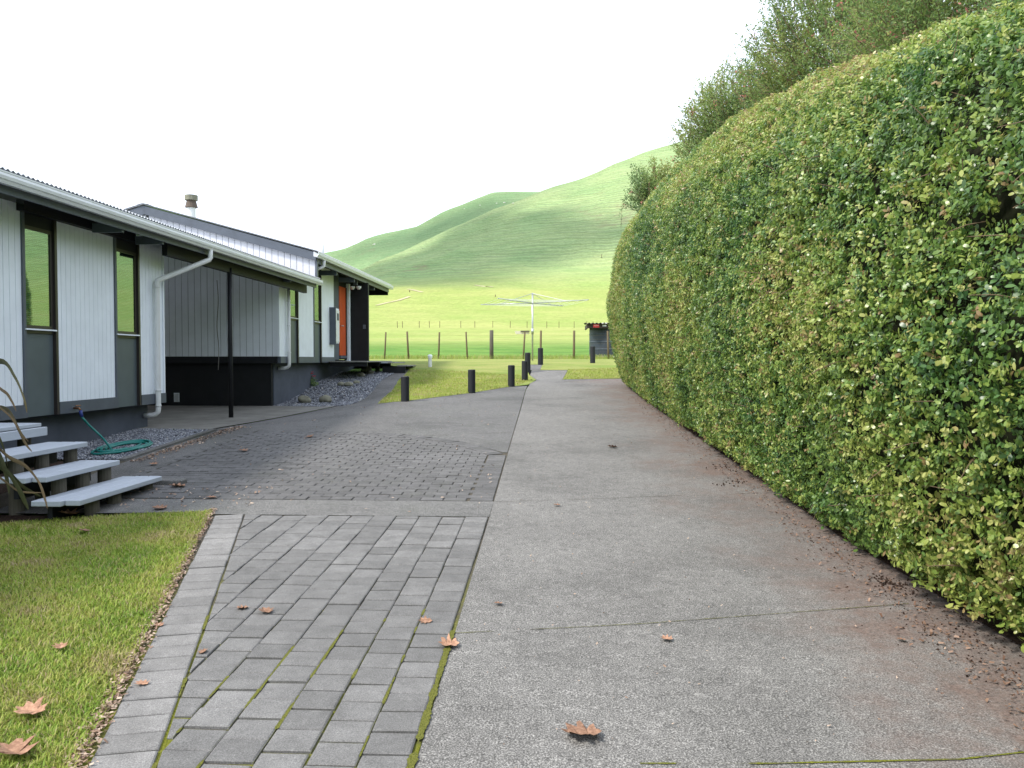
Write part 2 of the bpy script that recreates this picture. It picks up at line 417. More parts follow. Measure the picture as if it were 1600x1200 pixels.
M['bollard_top'] = paint('bollard_cut_top', (.085, .09, .10), .7, .2, 20)
M['deck'] = wood('grey_decking', (.24, .235, .22), .8, .25, 'Y', .4)
M['steel'] = paint('galvanised_steel', (.40, .42, .43), .35, .1, 10, 0, .5, .6)
M['hose'] = paint('green_hose', (.012, .17, .15), .35, .1, 10)
M['blue'] = paint('hose_fitting_blue', (.03, .05, .22), .4)
M['brass'] = paint('brass_tap', (.25, .12, .06), .4, .1, 10, 0, .5, .7)
M['tank'] = paint('tank_plastic', (.022, .030, .044), .5, .15, 2, .05, .45)
M['tank_ring'] = paint('tank_ring', (.10, .12, .15), .5); M['shed'] = wood('brown_board', (.045, .032, .026), .7, .2, 'X', .3)
M['red'] = paint('red_sign', (.62, .05, .055), .5, .1); M['print'] = paint('sign_print', (.80, .80, .80), .5, .05)
M['stone'] = paint('river_boulder', (.20, .195, .15), .85, .35, 9, .5, .2)
M['stone_d'] = paint('rusty_cowl', (.10, .075, .06), .8, .3, 12); M['lime'] = paint('limestone', (.60, .58, .50), .9, .2, 1)
M['track'] = paint('farm_track', (.44, .38, .24), .95, .2, .3)
M['flax'] = blade('flax_leaf', [(0, (.035, .045, .018)), (.5, (.075, .075, .035)), (1, (.25, .17, .11))], .15)
M['litter'] = blade('litter', [(0, (.10, .05, .03)), (.5, (.26, .17, .12)), (1, (.46, .36, .28))], .1)
def pebm():
    t = NT('pebbles'); a = t.n('Attribute'); a.attribute_name = 'tone'
    c = t.ramp(a.outputs['Fac'], [(0, (.05, .055, .07)), (.4, (.16, .17, .20)), (.8, (.30, .31, .34)), (1, (.52, .50, .47))])
    return t.done(t.mix(1, c, t.ramp(t.noise(80, 3), [(.3, .8), (.7, 1.15)]), 'MULTIPLY'), .7, .3)
M['pebble'] = pebm()
M['blind'] = paint('blind_slats', (.30, .38, .40), .6, .05)
def glass():
    t = NT('window_glass'); tp_ = t.n('BsdfTransparent'); tp_.inputs[0].default_value = (.62, .80, .74, 1)
    g = t.n('BsdfGlossy'); g.inputs['Roughness'].default_value = .02; g.inputs[0].default_value = (.60, .70, .68, 1)
    n = t.noise(1.5, 2); bp = t.n('Bump'); bp.inputs['Strength'].default_value = .04; bp.inputs['Distance'].default_value = .02
    t.l(n, bp.inputs['Height']); t.l(bp.outputs[0], g.inputs['Normal'])
    mx = t.n('MixShader'); mx.inputs[0].default_value = .42; t.l(tp_.outputs[0], mx.inputs[1]); t.l(g.outputs[0], mx.inputs[2]); t.l(mx.outputs[0], t.out.inputs[0]); return t.m
M['glass'] = glass()
def oakleaf():
    t = NT('dead_oak_leaf'); oi = t.n('ObjectInfo'); n = t.noise(60, 4, .6)
    c = t.ramp(n, [(.3, (.17, .085, .05)), (.7, (.40, .235, .155))])
    c = t.mix(1, c, t.ramp(oi.outputs['Random'], [(0, .7), (1, 1.15)]), 'MULTIPLY')
    return t.done(c, .7, .25)
M['oak'] = oakleaf()

# ================================================================== TERRAIN
def terrain():
    az = sorted(set([round(a, 3) for a in np.arange(-180, 180, 4.0) if abs(a) > 44]+[round(a, 3) for a in np.arange(-44, 44.01, .22)]))
    rr = [.0]+list(np.arange(1, 34, 1.0))+list(34*1.0165**np.arange(1, 245))
    V = [(0, 0, H(0, 0)-.10)]; n = len(az)
    for r in rr[1:]:
        for a in az:
            x, y = r*math.sin(R(a)), r*math.cos(R(a))
            z = H(x, y) if y < 33 and r < 34 else Hfar(x, y) if y >= 33 else None
            if z is None:
                z0 = lerp_tab(PROF, y) if y > -6 else -.28
                k = sm(34, 160, r); z = z0*(1-k)+Hfar(x, y)*k
            if y < 33:
                z -= .10*(1-sm(31.5, 33, y))*(1 if r < 60 else 0)
            V.append((x, y, z))
    Fc = [(0, 1+i, 1+(i+1) % n) for i in range(n)]
    Fq = []
    for j in range(len(rr)-2):
        b = 1+j*n
        for i in range(n): Fq.append((b+i, b+n+i, b+n+(i+1) % n, b+(i+1) % n))
    me = bpy.data.meshes.new('pasture_hills'); me.from_pydata(V, [], Fc+Fq); me.update()
    me.polygons.foreach_set('use_smooth', [True]*len(me.polygons))
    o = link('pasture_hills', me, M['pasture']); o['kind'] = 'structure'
terrain()

# ------------------------------------------------------------------ near ground sheets
SEAM = [(-.49, -4), (-.49, 2.85), (-.508, 6.5), (-.53, 9.45), (-.56, 14), (-.60, 18.3), (-.55, 20.2), (-.44, 20.9)]
drive = SEAM+[(-.42, 21.3), (-.62, 22.3), (-.60, 23.3), (.44, 23.3), (.26, 21.3), (1.8, 21.6), (3.5, 21.75), (3.5, -4)]
drape('driveway', drive[:SEAM.__len__()+0]+drive[SEAM.__len__():], .0, M['drive'])
lx = lambda Y: -1.465-.3011*(Y-2.882)           # inner edge of the border course
ox = lambda Y: lx(Y)-.235                        # its outer edge
l0, l1, l2, l3 = G(799, 604), G(737, 614), G(633, 627), G(590, 631)
pA, pB, pC = G(545, 633), G(600, 592), G(622, 579)
lawn_path = [l3, G(622, 596), G(640, 577)]
s1, s2, s3 = (-4.62, 17.0), (-4.80, 13.6), (-4.98, 11.42)
ARC = [(-.763, 9.42), (-1.05, 9.92), (-1.356, 10.33), (-1.75, 10.66), (-2.135, 10.88), (-2.8, 11.10), (-3.4, 11.18), (-4.25, 11.22)]
def off_arc(d):
    o = []
    for i, p in enumerate(ARC):
        a = ARC[max(0, i-1)]; b = ARC[min(len(ARC)-1, i+1)]; t = Vector((b[0]-a[0], b[1]-a[1])).normalized()
        o.append((p[0]+t.y*d, p[1]-t.x*d))
    return o
ARCO = off_arc(.21)
ARCO[0] = (-.60, 9.62)
yard = [(-.542, 9.62), (-.572, 14), (-.612, 18.3), (-.60, 19.4), l0, l1, l2, l3, lawn_path[1], lawn_path[2], pC, pB, pA, s1, s2, s3, (-4.86, 11.4), (-4.86, 9.2)]+[(-4.27, 9.2), (-4.27, 11.4)]+ARCO[::-1][1:]
drape('courtyard', yard, .0, M['yard'])
drape('courtyard', [(-4.27, 9.2), (-4.86, 9.2), (-4.7, 6.42), (-4.27, 6.42)], .0, M['yard'])
drape('concrete_band', [(-.512, 6.45), (-.512, 7.00), (-4.27, 6.98), (-4.27, 6.40), (-2.86, 6.53), (-2.78, 6.45)], .001, M['band'])
# joints, beds, lawns
drape('joint_bed', [(-.49, 1.0), (-.50, 6.60), (-.55, 12), (-.61, 18.4), (-.66, 18.4), (-3.0, 12.2), (-5.2, 12.2), (-5.1, 6.4), (ox(6.5)-.12, 6.52), (ox(1)-.12, 1.0)], -.006, M['bed'])
lawnA = [(ox(-4)-.03, -4)]+[(ox(y)-.035+random.uniform(-.015, .02), y) for y in np.arange(.5, 6.5, .22)]+[(-2.90, 6.55), (-3.5, 6.38), (-4.25, 6.08), (-4.6, 5.8), (-4.8, 3), (-4.9, -4)]
drape('lawn', lawnA, .004, M['lawn'])
drape('garden_bed', [(-4.93, -4), (-4.83, 3), (-4.64, 5.82), (-4.27, 6.11), (-3.45, 6.42), (-4.68, 6.43), (-4.88, 8.93), (-6.4, 8.95), (-6.4, -4)], -.02, M['soil'])
lawnB = [l0, l1, l2, l3, lawn_path[1], lawn_path[2], (-5.0, 24.5), (-13, 24.5), (-13, 32.9), (9, 32.9), (9, 21.9), (3.5, 21.78), (1.8, 21.63), (.275, 21.33), (.455, 23.33), (-.35, 23.34), (-.30, 24.9), (-.85, 24.9), (-.72, 23.3), (-.635, 22.3), (-.43, 21.25), (-.46, 20.9), (-.60, 19.6)]
drape('far_lawn', lawnB, .006, M['lawn_dry'])
drape('garden_path', [(-.355, 23.35), (-.305, 24.85), (-.845, 24.85), (-.715, 23.35)], .003, M['band'])
drape('hedge_soil', [(2.42, 3), (2.33, 3.6), (2.25, 4.2), (2.20, 5), (2.10, 6), (2.08, 7.6), (1.99, 10), (1.8, 16.5), (1.8, 20.8), (2.6, 21.4), (5.2, 21.4), (5.2, -4), (2.7, -4)], .012, M['soil'])
drape('side_lawn', [(5.2, -4), (5.2, 21.85), (14, 21.85), (14, -4)], .0, M['lawn'])
drape('carport_slab', [(-4.99, 11.43), s2, s1, (-6.15, 17.25), (-12.5, 17.25), (-12.5, 11.55)], .012, M['slab'])
box('kerb', (-4.97, -4.88), (8.9, 11.41), (.3, .60), M['band'])['kind'] = 'structure'
kb = bpy.data.objects['kerb']
for v in kb.data.vertices: v.co.z = H(v.co.x, v.co.y)+(.02 if v.co.z > .45 else -.1)

# ------------------------------------------------------------------ pavers
def clip(poly, a, b, c):
    "keep a*x+b*y+c >= 0"
    out = []
    for i in range(len(poly)):
        p, q = poly[i-1], poly[i]; dp = a*p[0]+b*p[1]+c; dq = a*q[0]+b*q[1]+c
        if (dp >= 0) != (dq >= 0):
            t = dp/(dp-dq); out.append((p[0]+(q[0]-p[0])*t, p[1]+(q[1]-p[1])*t))
        if dq >= 0: out.append(q)
    return out
def area(p): return .5*abs(sum(p[i-1][0]*p[i][1]-p[i][0]*p[i-1][1] for i in range(len(p))))
def prism_mesh(name, poly, m, inset=.006, dep=.03):
    n = len(poly); cx = sum(p[0] for p in poly)/n; cy = sum(p[1] for p in poly)/n
    if sum(poly[i-1][0]*poly[i][1]-poly[i][0]*poly[i-1][1] for i in range(n)) < 0: poly = poly[::-1]
    k = []
    for x, y in poly:
        d = math.hypot(x-cx, y-cy) or 1; f = max(0, 1-inset*1.4/d); k.append((cx+(x-cx)*f, cy+(y-cy)*f))
    V = [(x-cx, y-cy, -dep) for x, y in poly]+[(x-cx, y-cy, -.004) for x, y in poly]+[(x-cx, y-cy, 0) for x, y in k]
    Fc = [tuple(range(2*n, 3*n))]
    for r in (0, 1):
        for i in range(n): Fc.append((r*n+i, r*n+(i+1) % n, (r+1)*n+(i+1) % n, (r+1)*n+i))
    me = bpy.data.meshes.new(name); me.from_pydata(V, [], Fc); me.update(); me.materials.append(m); return me, (cx, cy)
def place_paver(name, me, c, par, lift=.006, jit=True):
    o = bpy.data.objects.new(name, me); C.objects.link(o)
    e = .05; sx = (H(c[0]+e, c[1])-H(c[0]-e, c[1]))/(2*e); sy = (H(c[0], c[1]+e)-H(c[0], c[1]-e))/(2*e)
    j = random.uniform
    o.location = (c[0]+j(-.0016, .0016), c[1]+j(-.003, .003), H(*c)+lift+(j(-.0035, .0035) if jit else 0)); o.rotation_euler = (sy+j(-.012, .012), -sx+j(-.012, .012), j(-.010, .010))
    if par: pin(o, par)
    return o
def structure_root(name, loc):
    o = bpy.data.objects.new(name, None); C.objects.link(o); o.location = loc; o['kind'] = 'structure'; o.empty_display_size = .1; return o
low = structure_root('lower_paving', (-1.3, 4, .2))
W, PH, GAP, RG = .187, .1614, .0065, .011
full_me = None; base_me, _ = prism_mesh('paver', [(0, 0), (W-GAP, 0), (W-GAP, PH-RG), (0, PH-RG)], M['paver'])
for cidx in range(11):
    x1 = -.518-cidx*W; x0 = x1-W+GAP
    y = 6.42-(PH/2 if cidx % 2 else 0)
    first = cidx % 2
    rows = []
    if first: rows.append((6.42-PH/2+RG, 6.42))
    while y > 2.45: rows.append((y-PH+RG, y)); y -= PH
    for (ya, yb) in rows:
        poly = clip([(x0, ya), (x1, ya), (x1, yb), (x0, yb)], 1, .3011, 1.465-.3011*2.882-.012)
        if len(poly) < 3 or area(poly) < .0015: continue
        if area(poly) > .98*(W-GAP)*(PH-RG): place_paver('paver', base_me, ((x0+x1)/2, (ya+yb)/2), low)
        else:
            me, c = prism_mesh('paver', poly, M['paver']); place_paver('paver', me, c, low)
# border course along the lawn
y = 6.42; bp = .137
while y > 2.4:
    yb, ya = y, y-bp+.008; sk = .045
    poly = [(ox(ya-sk)+.0, ya-sk), (lx(ya+sk*.1)-.002, ya+sk*.1), (lx(yb+sk*.1)-.002, yb+sk*.1), (ox(yb-sk)+.0, yb-sk)]
    poly = clip(poly, 0, -1, 6.43)
    me, c = prism_mesh('border_paver', poly, M['paver_light'], .005); place_paver('border_paver', me, c, low); y -= bp
# upper fan of small pavers
up = structure_root('upper_paving', (-2.4, 9, .45))
UW, UH = .205, .1145; u_me, _ = prism_mesh('brick', [(0, 0), (UW-.006, 0), (UW-.006, UH-.006), (0, UH-.006)], M['paver_dark'], .005, .02)
cells = []; y = 7.012; k = 0
arc_poly = [(-.76, 7.005)]+ARC+[(-4.26, 7.005)]
while y < 11.45:
    x = -.765-(UW/2 if k % 2 else 0)
    if k % 2: cells.append((-.765-UW/2+.006, -.765, y, y+UH-.006))
    while x > -4.2:
        cells.append((x-UW+.006, x, y, y+UH-.006)); x -= UW
    y += UH; k += 1
kept = []
for (x0, x1, ya, yb) in cells:
    cs = [(x0, ya), (x1, ya), (x1, yb), (x0, yb)]
    ins = [bool(in_poly(a, b, arc_poly)) for a, b in [(x0+.001, ya+.001), (x1-.001, ya+.001), (x1-.001, yb-.001), (x0+.001, yb-.001)]]
    if all(ins): kept.append((ya, x0, cs, True))
    elif any(ins):
        poly = cs                                # cut to the arc, chord by chord
        for i in range(len(ARC)-1):
            a, b = ARC[i], ARC[i+1]
            if min(a[0], b[0])-.1 <= (x0+x1)/2 <= max(a[0], b[0])+.1:
                dx, dy = b[0]-a[0], b[1]-a[1]; A, B = -dy, dx; cc = -(A*a[0]+B*a[1])
                if A*(-2.4)+B*8+cc < 0: A, B, cc = -A, -B, -cc
                poly = clip(poly, A, B, cc-.004)
                if len(poly) < 3: break
        if len(poly) >= 3 and area(poly) > .001: kept.append((ya, x0, poly, False))
kept.sort(key=lambda c: (c[0], -c[1]))
restV, restF = [], []
for i, (ya, x0, poly, full) in enumerate(kept):
    if i < 285:
        if full: place_paver('brick', u_me, (x0+(UW-.006)/2, ya+(UH-.006)/2), up, .004)
        else:
            me, c = prism_mesh('brick', poly, M['paver_dark'], .005, .02); place_paver('brick', me, c, up, .004)
    else:
        n = len(poly); b = len(restV); cx = sum(p[0] for p in poly)/n; cy = sum(p[1] for p in poly)/n; dz = random.uniform(-.003, .003)
        if sum(poly[j-1][0]*poly[j][1]-poly[j][0]*poly[j-1][1] for j in range(n)) < 0: poly = poly[::-1]
        restV += [(x, yy, H(x, yy)-.02) for x, yy in poly]+[(cx+(x-cx)*.96, cy+(yy-cy)*.94, H(x, yy)+.004+dz) for x, yy in poly]
        restF.append(tuple(range(b+n, b+2*n)))
        for j in range(n): restF.append((b+j, b+(j+1) % n, b+n+(j+1) % n, b+n+j))
ro = mesh('bricks', restV, restF, M['paver_dark'], up); ro['kind'] = 'stuff'
sp = structure_root('paving_border', (-.65, 8.2, .4)); y = 7.012; e_me, _ = prism_mesh('border_paver', [(0, 0), (.205, 0), (.205, .108), (0, .108)], M['paver_dark'], .004, .02)
while y < 9.38:
    place_paver('border_paver', e_me, (-.628-(y-7)*.008, y+.055), sp, .004, False); y += .114
pts = [Vector(p) for p in ARC]; L = 0
for a, b in zip(ARC, ARC[1:]):
    a, b = Vector(a), Vector(b); d = (b-a); n = max(1, round(d.length/.115)); t = d.normalized(); nn = Vector((t.y, -t.x))
    for i in range(n):
        p = a+d*(i/n); q = a+d*((i+1)/n)-t*.006
        poly = [tuple(p+nn*.004), tuple(q+nn*.004), tuple(q+nn*.205), tuple(p+nn*.205)]
        me, c = prism_mesh('border_paver', poly, M['paver_dark'], .004, .02); place_paver('border_paver', me, c, sp, .005, False)
# moss line in the seam and cross joints of the drive
def strip(name, pts, wd, off, m, kind='structure', rag=.0, parent=None):
    V, Fc = [], []; pts = [Vector(p) for p in pts]; q = []
    for a, b in zip(pts, pts[1:]):
        n = max(1, int((b-a).length/(.05 if not rag or (b-a).length > 3 else .012))); q += [a.lerp(b, i/n) for i in range(n)]
    q.append(pts[-1])
    for i, p in enumerate(q):
        t = (q[min(i+1, len(q)-1)]-q[max(i-1, 0)]).normalized(); nn = Vector((-t.y, t.x)); w_ = wd*(1+rag*(noise.noise(Vector((p.x*9, p.y*9, 0)))*.9+noise.noise(Vector((p.x*60, p.y*60, 3)))*.9))
        if rag and noise.noise(Vector((p.x*3+wd*99, p.y*4, 7))) < (-.28 if rag < .9 else .02): w_ *= .10
        for s in (-1, 1):
            c = p+nn*s*w_/2; V.append((c.x, c.y, H(c.x, c.y)+off))
        if i: Fc.append((2*i-2, 2*i-1, 2*i+1, 2*i))
    o = mesh(name, V, Fc, m)
    if kind: o['kind'] = kind
    return o
strip('moss_line', [(-.503, 2.3), (-.505, 3.0), (-.508, 4.05)], .028, .007, M['moss'], 'stuff', .7)
for c_ in range(7):
    x_ = -.518-c_*W+GAP/2-W; y1_ = (4.35, 4.2, 4.1, 3.9, 3.75, 3.5, 3.3)[c_]
    if max(2.4, 2.90-(x_+1.465)/.3011) > y1_-.2: continue
    strip('moss_line', [(x_, max(2.4, 2.90-(x_+1.465)/.3011)), (x_, y1_)], .011, .0075, M['moss'], 'stuff', .95)
strip('moss_line', [(lx(2.4)+.004, 2.4), (lx(4.2)+.004, 4.2)], .014, .0075, M['moss'], 'stuff', .95)
strip('drive_joint', [G(700, 992), G(880, 982), G(1010, 975), G(1200, 962), G(1420, 945)], .005, .004, M['bed'], 'structure', .8)
strip('drive_joint', [G(1000, 1197), G(1200, 1196), G(1500, 1188), G(1600, 1180)], .009, .004, M['bed'], 'structure', .8)
strip('drive_joint', [G(770, 785), G(900, 781), G(1060, 775), G(1200, 771)], .006, .004, M['bed'], 'structure', .6)
strip('drive_joint', [G(600, 682), G(700, 680), G(800, 676)], .012, .004, M['bed'], 'structure', .5)

# ------------------------------------------------------------------ stuff: grass, gravel, litter
def grass(name, poly, n, h, label=None, ymax=99, tone=(.0, .9)):
    xs = [p[0] for p in poly]; ys = [p[1] for p in poly]
    X = rng.uniform(min(xs), max(xs), n*3); Y = rng.uniform(min(ys), min(max(ys), ymax), n*3)
    k = in_poly(X, Y, poly); X, Y = X[k][:n], Y[k][:n]; m = len(X)
    Z = np.array([H(a, b) for a, b in zip(X, Y)])
    ln = rng.uniform(.5, 1.2, m)*h; az = rng.uniform(0, 2*np.pi, m); lean = rng.uniform(.25, 1.25, m)*ln; wd = rng.uniform(.0016, .0032, m)*(1 if h < .05 else 1.5)
    dx, dy = np.cos(az), np.sin(az)
    B = np.stack([X, Y, Z], 1); side = np.stack([-dy*wd, dx*wd, 0*wd], 1); dr = np.stack([dx, dy, 0*dx], 1)
    mid = B+dr*(lean*.35)[:, None]+np.stack([0*ln, 0*ln, ln*.6], 1); tip = B+dr*lean[:, None]+np.stack([0*ln, 0*ln, ln*.85], 1)
    V = np.stack([B-side, B+side, mid+side*.8, mid-side*.8, tip], 1).reshape(-1, 3)
    b = (np.arange(m)*5)[:, None]; Fa = np.concatenate([b+np.array([[0, 1, 2]]), b+np.array([[0, 2, 3]]), b+np.array([[3, 2, 4]])], 0)
    patch = np.array([noise.noise(Vector((a*1.6, c*2.4, 2)))+.6*noise.noise(Vector((a*5, c*7, 5))) for a, c in zip(X, Y)])
    t = np.clip(.50+patch*.45+rng.normal(0, .16, m), tone[0], 1); t = np.where(rng.random(m) < .14+.3*(patch > .45), rng.uniform(.85, 1, m), t)
    o = npmesh(name, V, Fa, M['grass'], np.repeat(t, 5)); o['kind'] = 'stuff'; return o
vis = [(ox(2.2)-.04, 2.2), (ox(6.52)-.04, 6.52), (-3.5, 6.37), (-4.4, 6.02), (-4.7, 5.1), (-3.2, 2.2)]
grass('lawn_grass', vis, 110000, .034)
grass('far_lawn_grass', [l0, l1, l2, l3, lawn_path[1], lawn_path[2], (-2.5, 23), (-.7, 22.2), (-.5, 20.9)], 26000, .05, tone=(.46, .86))
grass('far_lawn_grass', [(1.8, 21.65), (.29, 21.35), (.47, 23.4), (3, 24), (3, 21.8)], 9000, .05, tone=(.5, .88))
def longgrass():
    poly = [(-12, 32.2), (9, 32.2), (9, 33.8), (-12, 33.8)]; return grass('fence_line_grass', poly, 9000, .22)
longgrass()
ico = bmesh.new(); bmesh.ops.create_icosphere(ico, subdivisions=1, radius=1); icoV = np.array([v.co[:] for v in ico.verts]); icoF = np.array([[v.index for v in f.verts] for f in ico.faces]); ico.free()
def pebbles(name, poly, n, size, lift=0):
    xs = [p[0] for p in poly]; ys = [p[1] for p in poly]
    X = rng.uniform(min(xs), max(xs), n*4); Y = rng.uniform(min(ys), max(ys), n*4); k = in_poly(X, Y, poly); X, Y = X[k][:n], Y[k][:n]; m = len(X)
    Z = np.array([H(a, b) for a, b in zip(X, Y)])+rng.uniform(-.2, .6, m)*size+lift
    rot = frames(rng.normal(0, .35, (m, 3))+np.array([0, 0, 1]), rng.uniform(0, 6.3, m)); pv = icoV*np.array([1, .72, .5])+0
    V, Fa, T = scatter(pv, icoF, np.stack([X, Y, Z], 1), rot, rng.uniform(.6, 1.3, m)*size, rng.beta(2, 2, m))
    o = npmesh(name, V, Fa, M['pebble'], T, smooth=False); o['kind'] = 'stuff'; return o
gA = [(-6.12, 8.95), (-6.12, 11.52), (-4.98, 11.42), (-4.98, 8.95)]
drape('gravel_base', gA, -.012, M['soil']); pebbles('gravel', gA, 6500, .017)
gB = [(-6.15, 17.3), s1, pA, pB, pC, (-4.85, 22.9), (-6.15, 22.9)]
drape('gravel_base', gB, -.012, M['soil']); pebbles('gravel', gB, 9500, .026)
def litter(name, n, fn, size=.012, tone=(0, 1)):
    pos = []
    while len(pos) < n:
        p = fn(); 
        if p: pos.append((p[0], p[1], H(p[0], p[1])+.008+random.uniform(0, .010)))
    pos = np.array(pos); m = len(pos)
    pv = np.array([[-1, -.4, 0], [1, -.3, .15], [.8, .45, 0], [-.7, .5, .2]]); pf = np.array([[0, 1, 2], [0, 2, 3]])
    rot = frames(rng.normal(0, .4, (m, 3))+np.array([0, 0, 1]), rng.uniform(0, 6.3, m))
    V, Fa, T = scatter(pv, pf, pos, rot, rng.uniform(.4, 1.4, m)*size, rng.uniform(tone[0], tone[1], m)); o = npmesh(name, V, Fa, M['litter'], T); o['kind'] = 'stuff'
def edge_lit():
    y = random.uniform(2.3, 6.6); return (ox(y)-.045+random.gauss(0, .022)*(.6+.6*(6.6-y)/4), y)
litter('leaf_litter', 3400, edge_lit, .0095, (.25, 1))
def kerb_lit():
    y = random.uniform(8.8, 11.9); return (-4.78+abs(random.gauss(0, .10)), y)
litter('leaf_litter', 900, kerb_lit, .014)
def yard_lit():
    x = random.uniform(-4.4, -.55); y = random.uniform(6.5, 18); return (x, y) if random.random() < .6 else (random.uniform(-4.3, -2.6), random.uniform(6.6, 7.5))
litter('leaf_crumbs', 420, yard_lit, .013, (.4, 1))
litter('drive_grit', 700, lambda: (random.uniform(-.4, 1.9), random.uniform(2.6, 14)), .006, (.5, 1))
def hedge_lit():
    y = 2.6+14*random.random()**1.5; return (1.95-.02*y+random.gauss(.12, .12), y)
litter('hedge_clippings', 2600, hedge_lit, .010, (0, .45))

# ================================================================== HOUSES
def gutter_obj(y0, y1, x, z, par, nm='gutter'):
    "profiled gutter: x is the outer lip, z the top"
    prof = [(-.12, .0), (-.12, -.105), (-.035, -.115), (-.02, -.085), (-.008, -.075), (0, -.045), (-.004, -.022), (0, -.012), (0, 0), (-.014, 0), (-.014, -.04), (-.05, -.09), (-.105, -.09), (-.105, 0)]
    V = [(x+a, y, z+b) for y in (y0, y1) for a, b in prof]; n = len(prof)
    Fc = [(i, (i+1) % n, n+(i+1) % n, n+i) for i in range(n)]
    Fc += [(i, i+1, 13-i-1, 13-i) for i in range(6)]+[(n+13-i, n+13-i-1, n+i+1, n+i) for i in range(6)]
    return mesh(nm, V, Fc, M['gutter'], par)
def cladding(par, y0, y1, z0, z1, x, pitch=.1, mat='white', slope=None):
    "vertical boards on a wall facing +X: one wall panel carrying its boards"
    wp = box('wall_panel', (x-.09, x-.013), (y0, y1), (z0, z1), M['black'], par)
    n = max(1, round((y1-y0)/pitch)); s = (y1-y0)/n
    me = None
    for i in range(n):
        a = y0+i*s
        b = box('cladding_board', (x-.012, x), (a+.0035, a+s-.0035), (z0, z1), M[mat], wp, .0)
    return wp
def cladding_y(par, xs, y, z0f, z1f, pitch, mat, name='wall_panel'):
    "vertical boards on a wall facing -Y; z0f/z1f give bottom and top at an x"
    x0, x1 = xs; V = [(x0, y+.012, z0f(x0)), (x1, y+.012, z0f(x1)), (x1, y+.012, z1f(x1)), (x0, y+.012, z1f(x0))]
    V += [(a, b+.08, c) for a, b, c in V]
    wp = mesh(name, V, [(0, 1, 2, 3), (7, 6, 5, 4), (0, 4, 5, 1), (1, 5, 6, 2), (2, 6, 7, 3), (3, 7, 4, 0)], M['slate'], par)
    n = round((x1-x0)/pitch); s = (x1-x0)/n
    for i in range(n):
        a, b = x0+i*s+.006, x0+(i+1)*s-.006
        V = [(a, y, z0f(a)), (b, y, z0f(b)), (b, y, z1f(b)), (a, y, z1f(a)), (a-.002, y+.011, z0f(a)), (b+.002, y+.011, z0f(b)), (b+.002, y+.011, z1f(b)), (a-.002, y+.011, z1f(a))]
        mesh('cladding_board', V, [(0, 1, 2, 3), (0, 4, 5, 1), (1, 5, 6, 2), (2, 6, 7, 3), (3, 7, 4, 0)], M[mat], wp)
    return wp
def window_bay(par, y0, y1, zb, zs, zh, zt, x=-5.95):
    "full height bay: grey panel below the sill, glass above, dark header"
    f = box('window_frame', (x-.07, x-.035), (y0+.04, y1-.04), (zb, zt), M['bronze'], par)
    for a, b in ((y0, y0+.045), (y1-.045, y1)): box('jamb', (x-.07, x+.02), (a, b), (zb, zt), M['slate'] if a == y0 else M['bronze'], f)
    box('spandrel', (x-.034, x-.022), (y0+.047, y1-.047), (zb, zs-.055), M['panel'], f)
    box('sill_cover', (x-.034, x-.005), (y0+.047, y1-.047), (zs-.050, zs-.018), M['bronze'], f)
    box('sill', (x-.034, x+.035), (y0+.02, y1-.047), (zs-.016, zs), M['white'], f)
    box('header', (x-.034, x-.005), (y0+.047, y1-.047), (zh+.05, zt), M['black'], f)
    for nm, ya, yb, za, zb2 in (('sash', y0+.05, y0+.075, zs+.04, zh+.01), ('sash', y1-.095, y1-.05, zs+.04, zh+.01), ('sash', y0+.05, y1-.05, zs+.004, zs+.04), ('sash', y0+.05, y1-.05, zh+.01, zh+.05)):
        box(nm, (x-.034, x-.004), (ya, yb), (za, zb2), M['bronze'], f)
    box('pane', (x-.020, x-.016), (y0+.075, y1-.095), (zs+.04, zh+.01), M['glass'], f)
    bm = bmesh.new(); zz = zs+.05
    while zz < zh-.0:
        vs = [bm.verts.new(p) for p in ((x-.033, y0+.08, zz+.012), (x-.033, y1-.10, zz+.012), (x-.023, y1-.10, zz), (x-.023, y0+.08, zz))]; bm.faces.new(vs); zz += .021
    bmobj('blind', bm, M['blind'], f)['kind'] = 'stuff'
    box('trim', (x-.03, x-.002), (y0+.046, y0+.0495), (zs+.004, zh+.04), M['white'], f)
def corrugated(name, xa, za, xb, zb, y0, y1, par):
    n = int((y1-y0)/.0095); V, Fc = [], []
    for i in range(n+1):
        y = y0+(y1-y0)*i/n; d = .0095*math.cos(2*math.pi*(y-y0)/.076)
        V += [(xa, y, za+d), (xb, y, zb+d), (xa, y, za+d-.004), (xb, y, zb+d-.004)]
        if i: b = 4*i; Fc += [(b-4, b-3, b+1, b), (b-2, b+2, b+3, b-1), (b-4, b, b+2, b-2)]
    return mesh(name, V, Fc, M['roof'], par)
Z1 = 1.09
h1 = root('house', (-9, 8, .6), 'single storey white boarded house wing beside the steps, with long white gutter and carport roof', 'house')
box('foundation_wall', (-6.3, -6.12), (2.5, 11.80), (.0, .94), M['slate_base'], h1)
box('floor_slab', (-12, -6.0), (2.5, 11.90), (.94, 1.0), M['black'], h1)
box('end_wall', (-12, -6.05), (11.82, 11.92), (.945, 3.5), M['white'], h1)
box('rear_wall', (-12.2, -12), (2.5, 17.1), (.3, 3.6), M['black'], h1)
for a, b in ((2.5, 6.80), (7.42, 8.716), (9.345, 10.615), (11.27, 11.96)):
    cladding(h1, a, b, Z1, 3.34 if a < 9 or a > 11 else 3.285, -5.95, .098)
    box('base_board', (-6.04, -5.925), (a, b+(.04 if a > 11 else 0)), (.943, Z1-.002), M['slate'], h1)
box('corner_trim', (-6.0, -5.935), (11.962, 12.0), (Z1, 3.34), M['white'], h1)
for a, b in ((6.80, 7.42), (8.716, 9.345), (10.615, 11.27)): window_bay(h1, a, b, .943, 1.955, 3.075, 3.34)
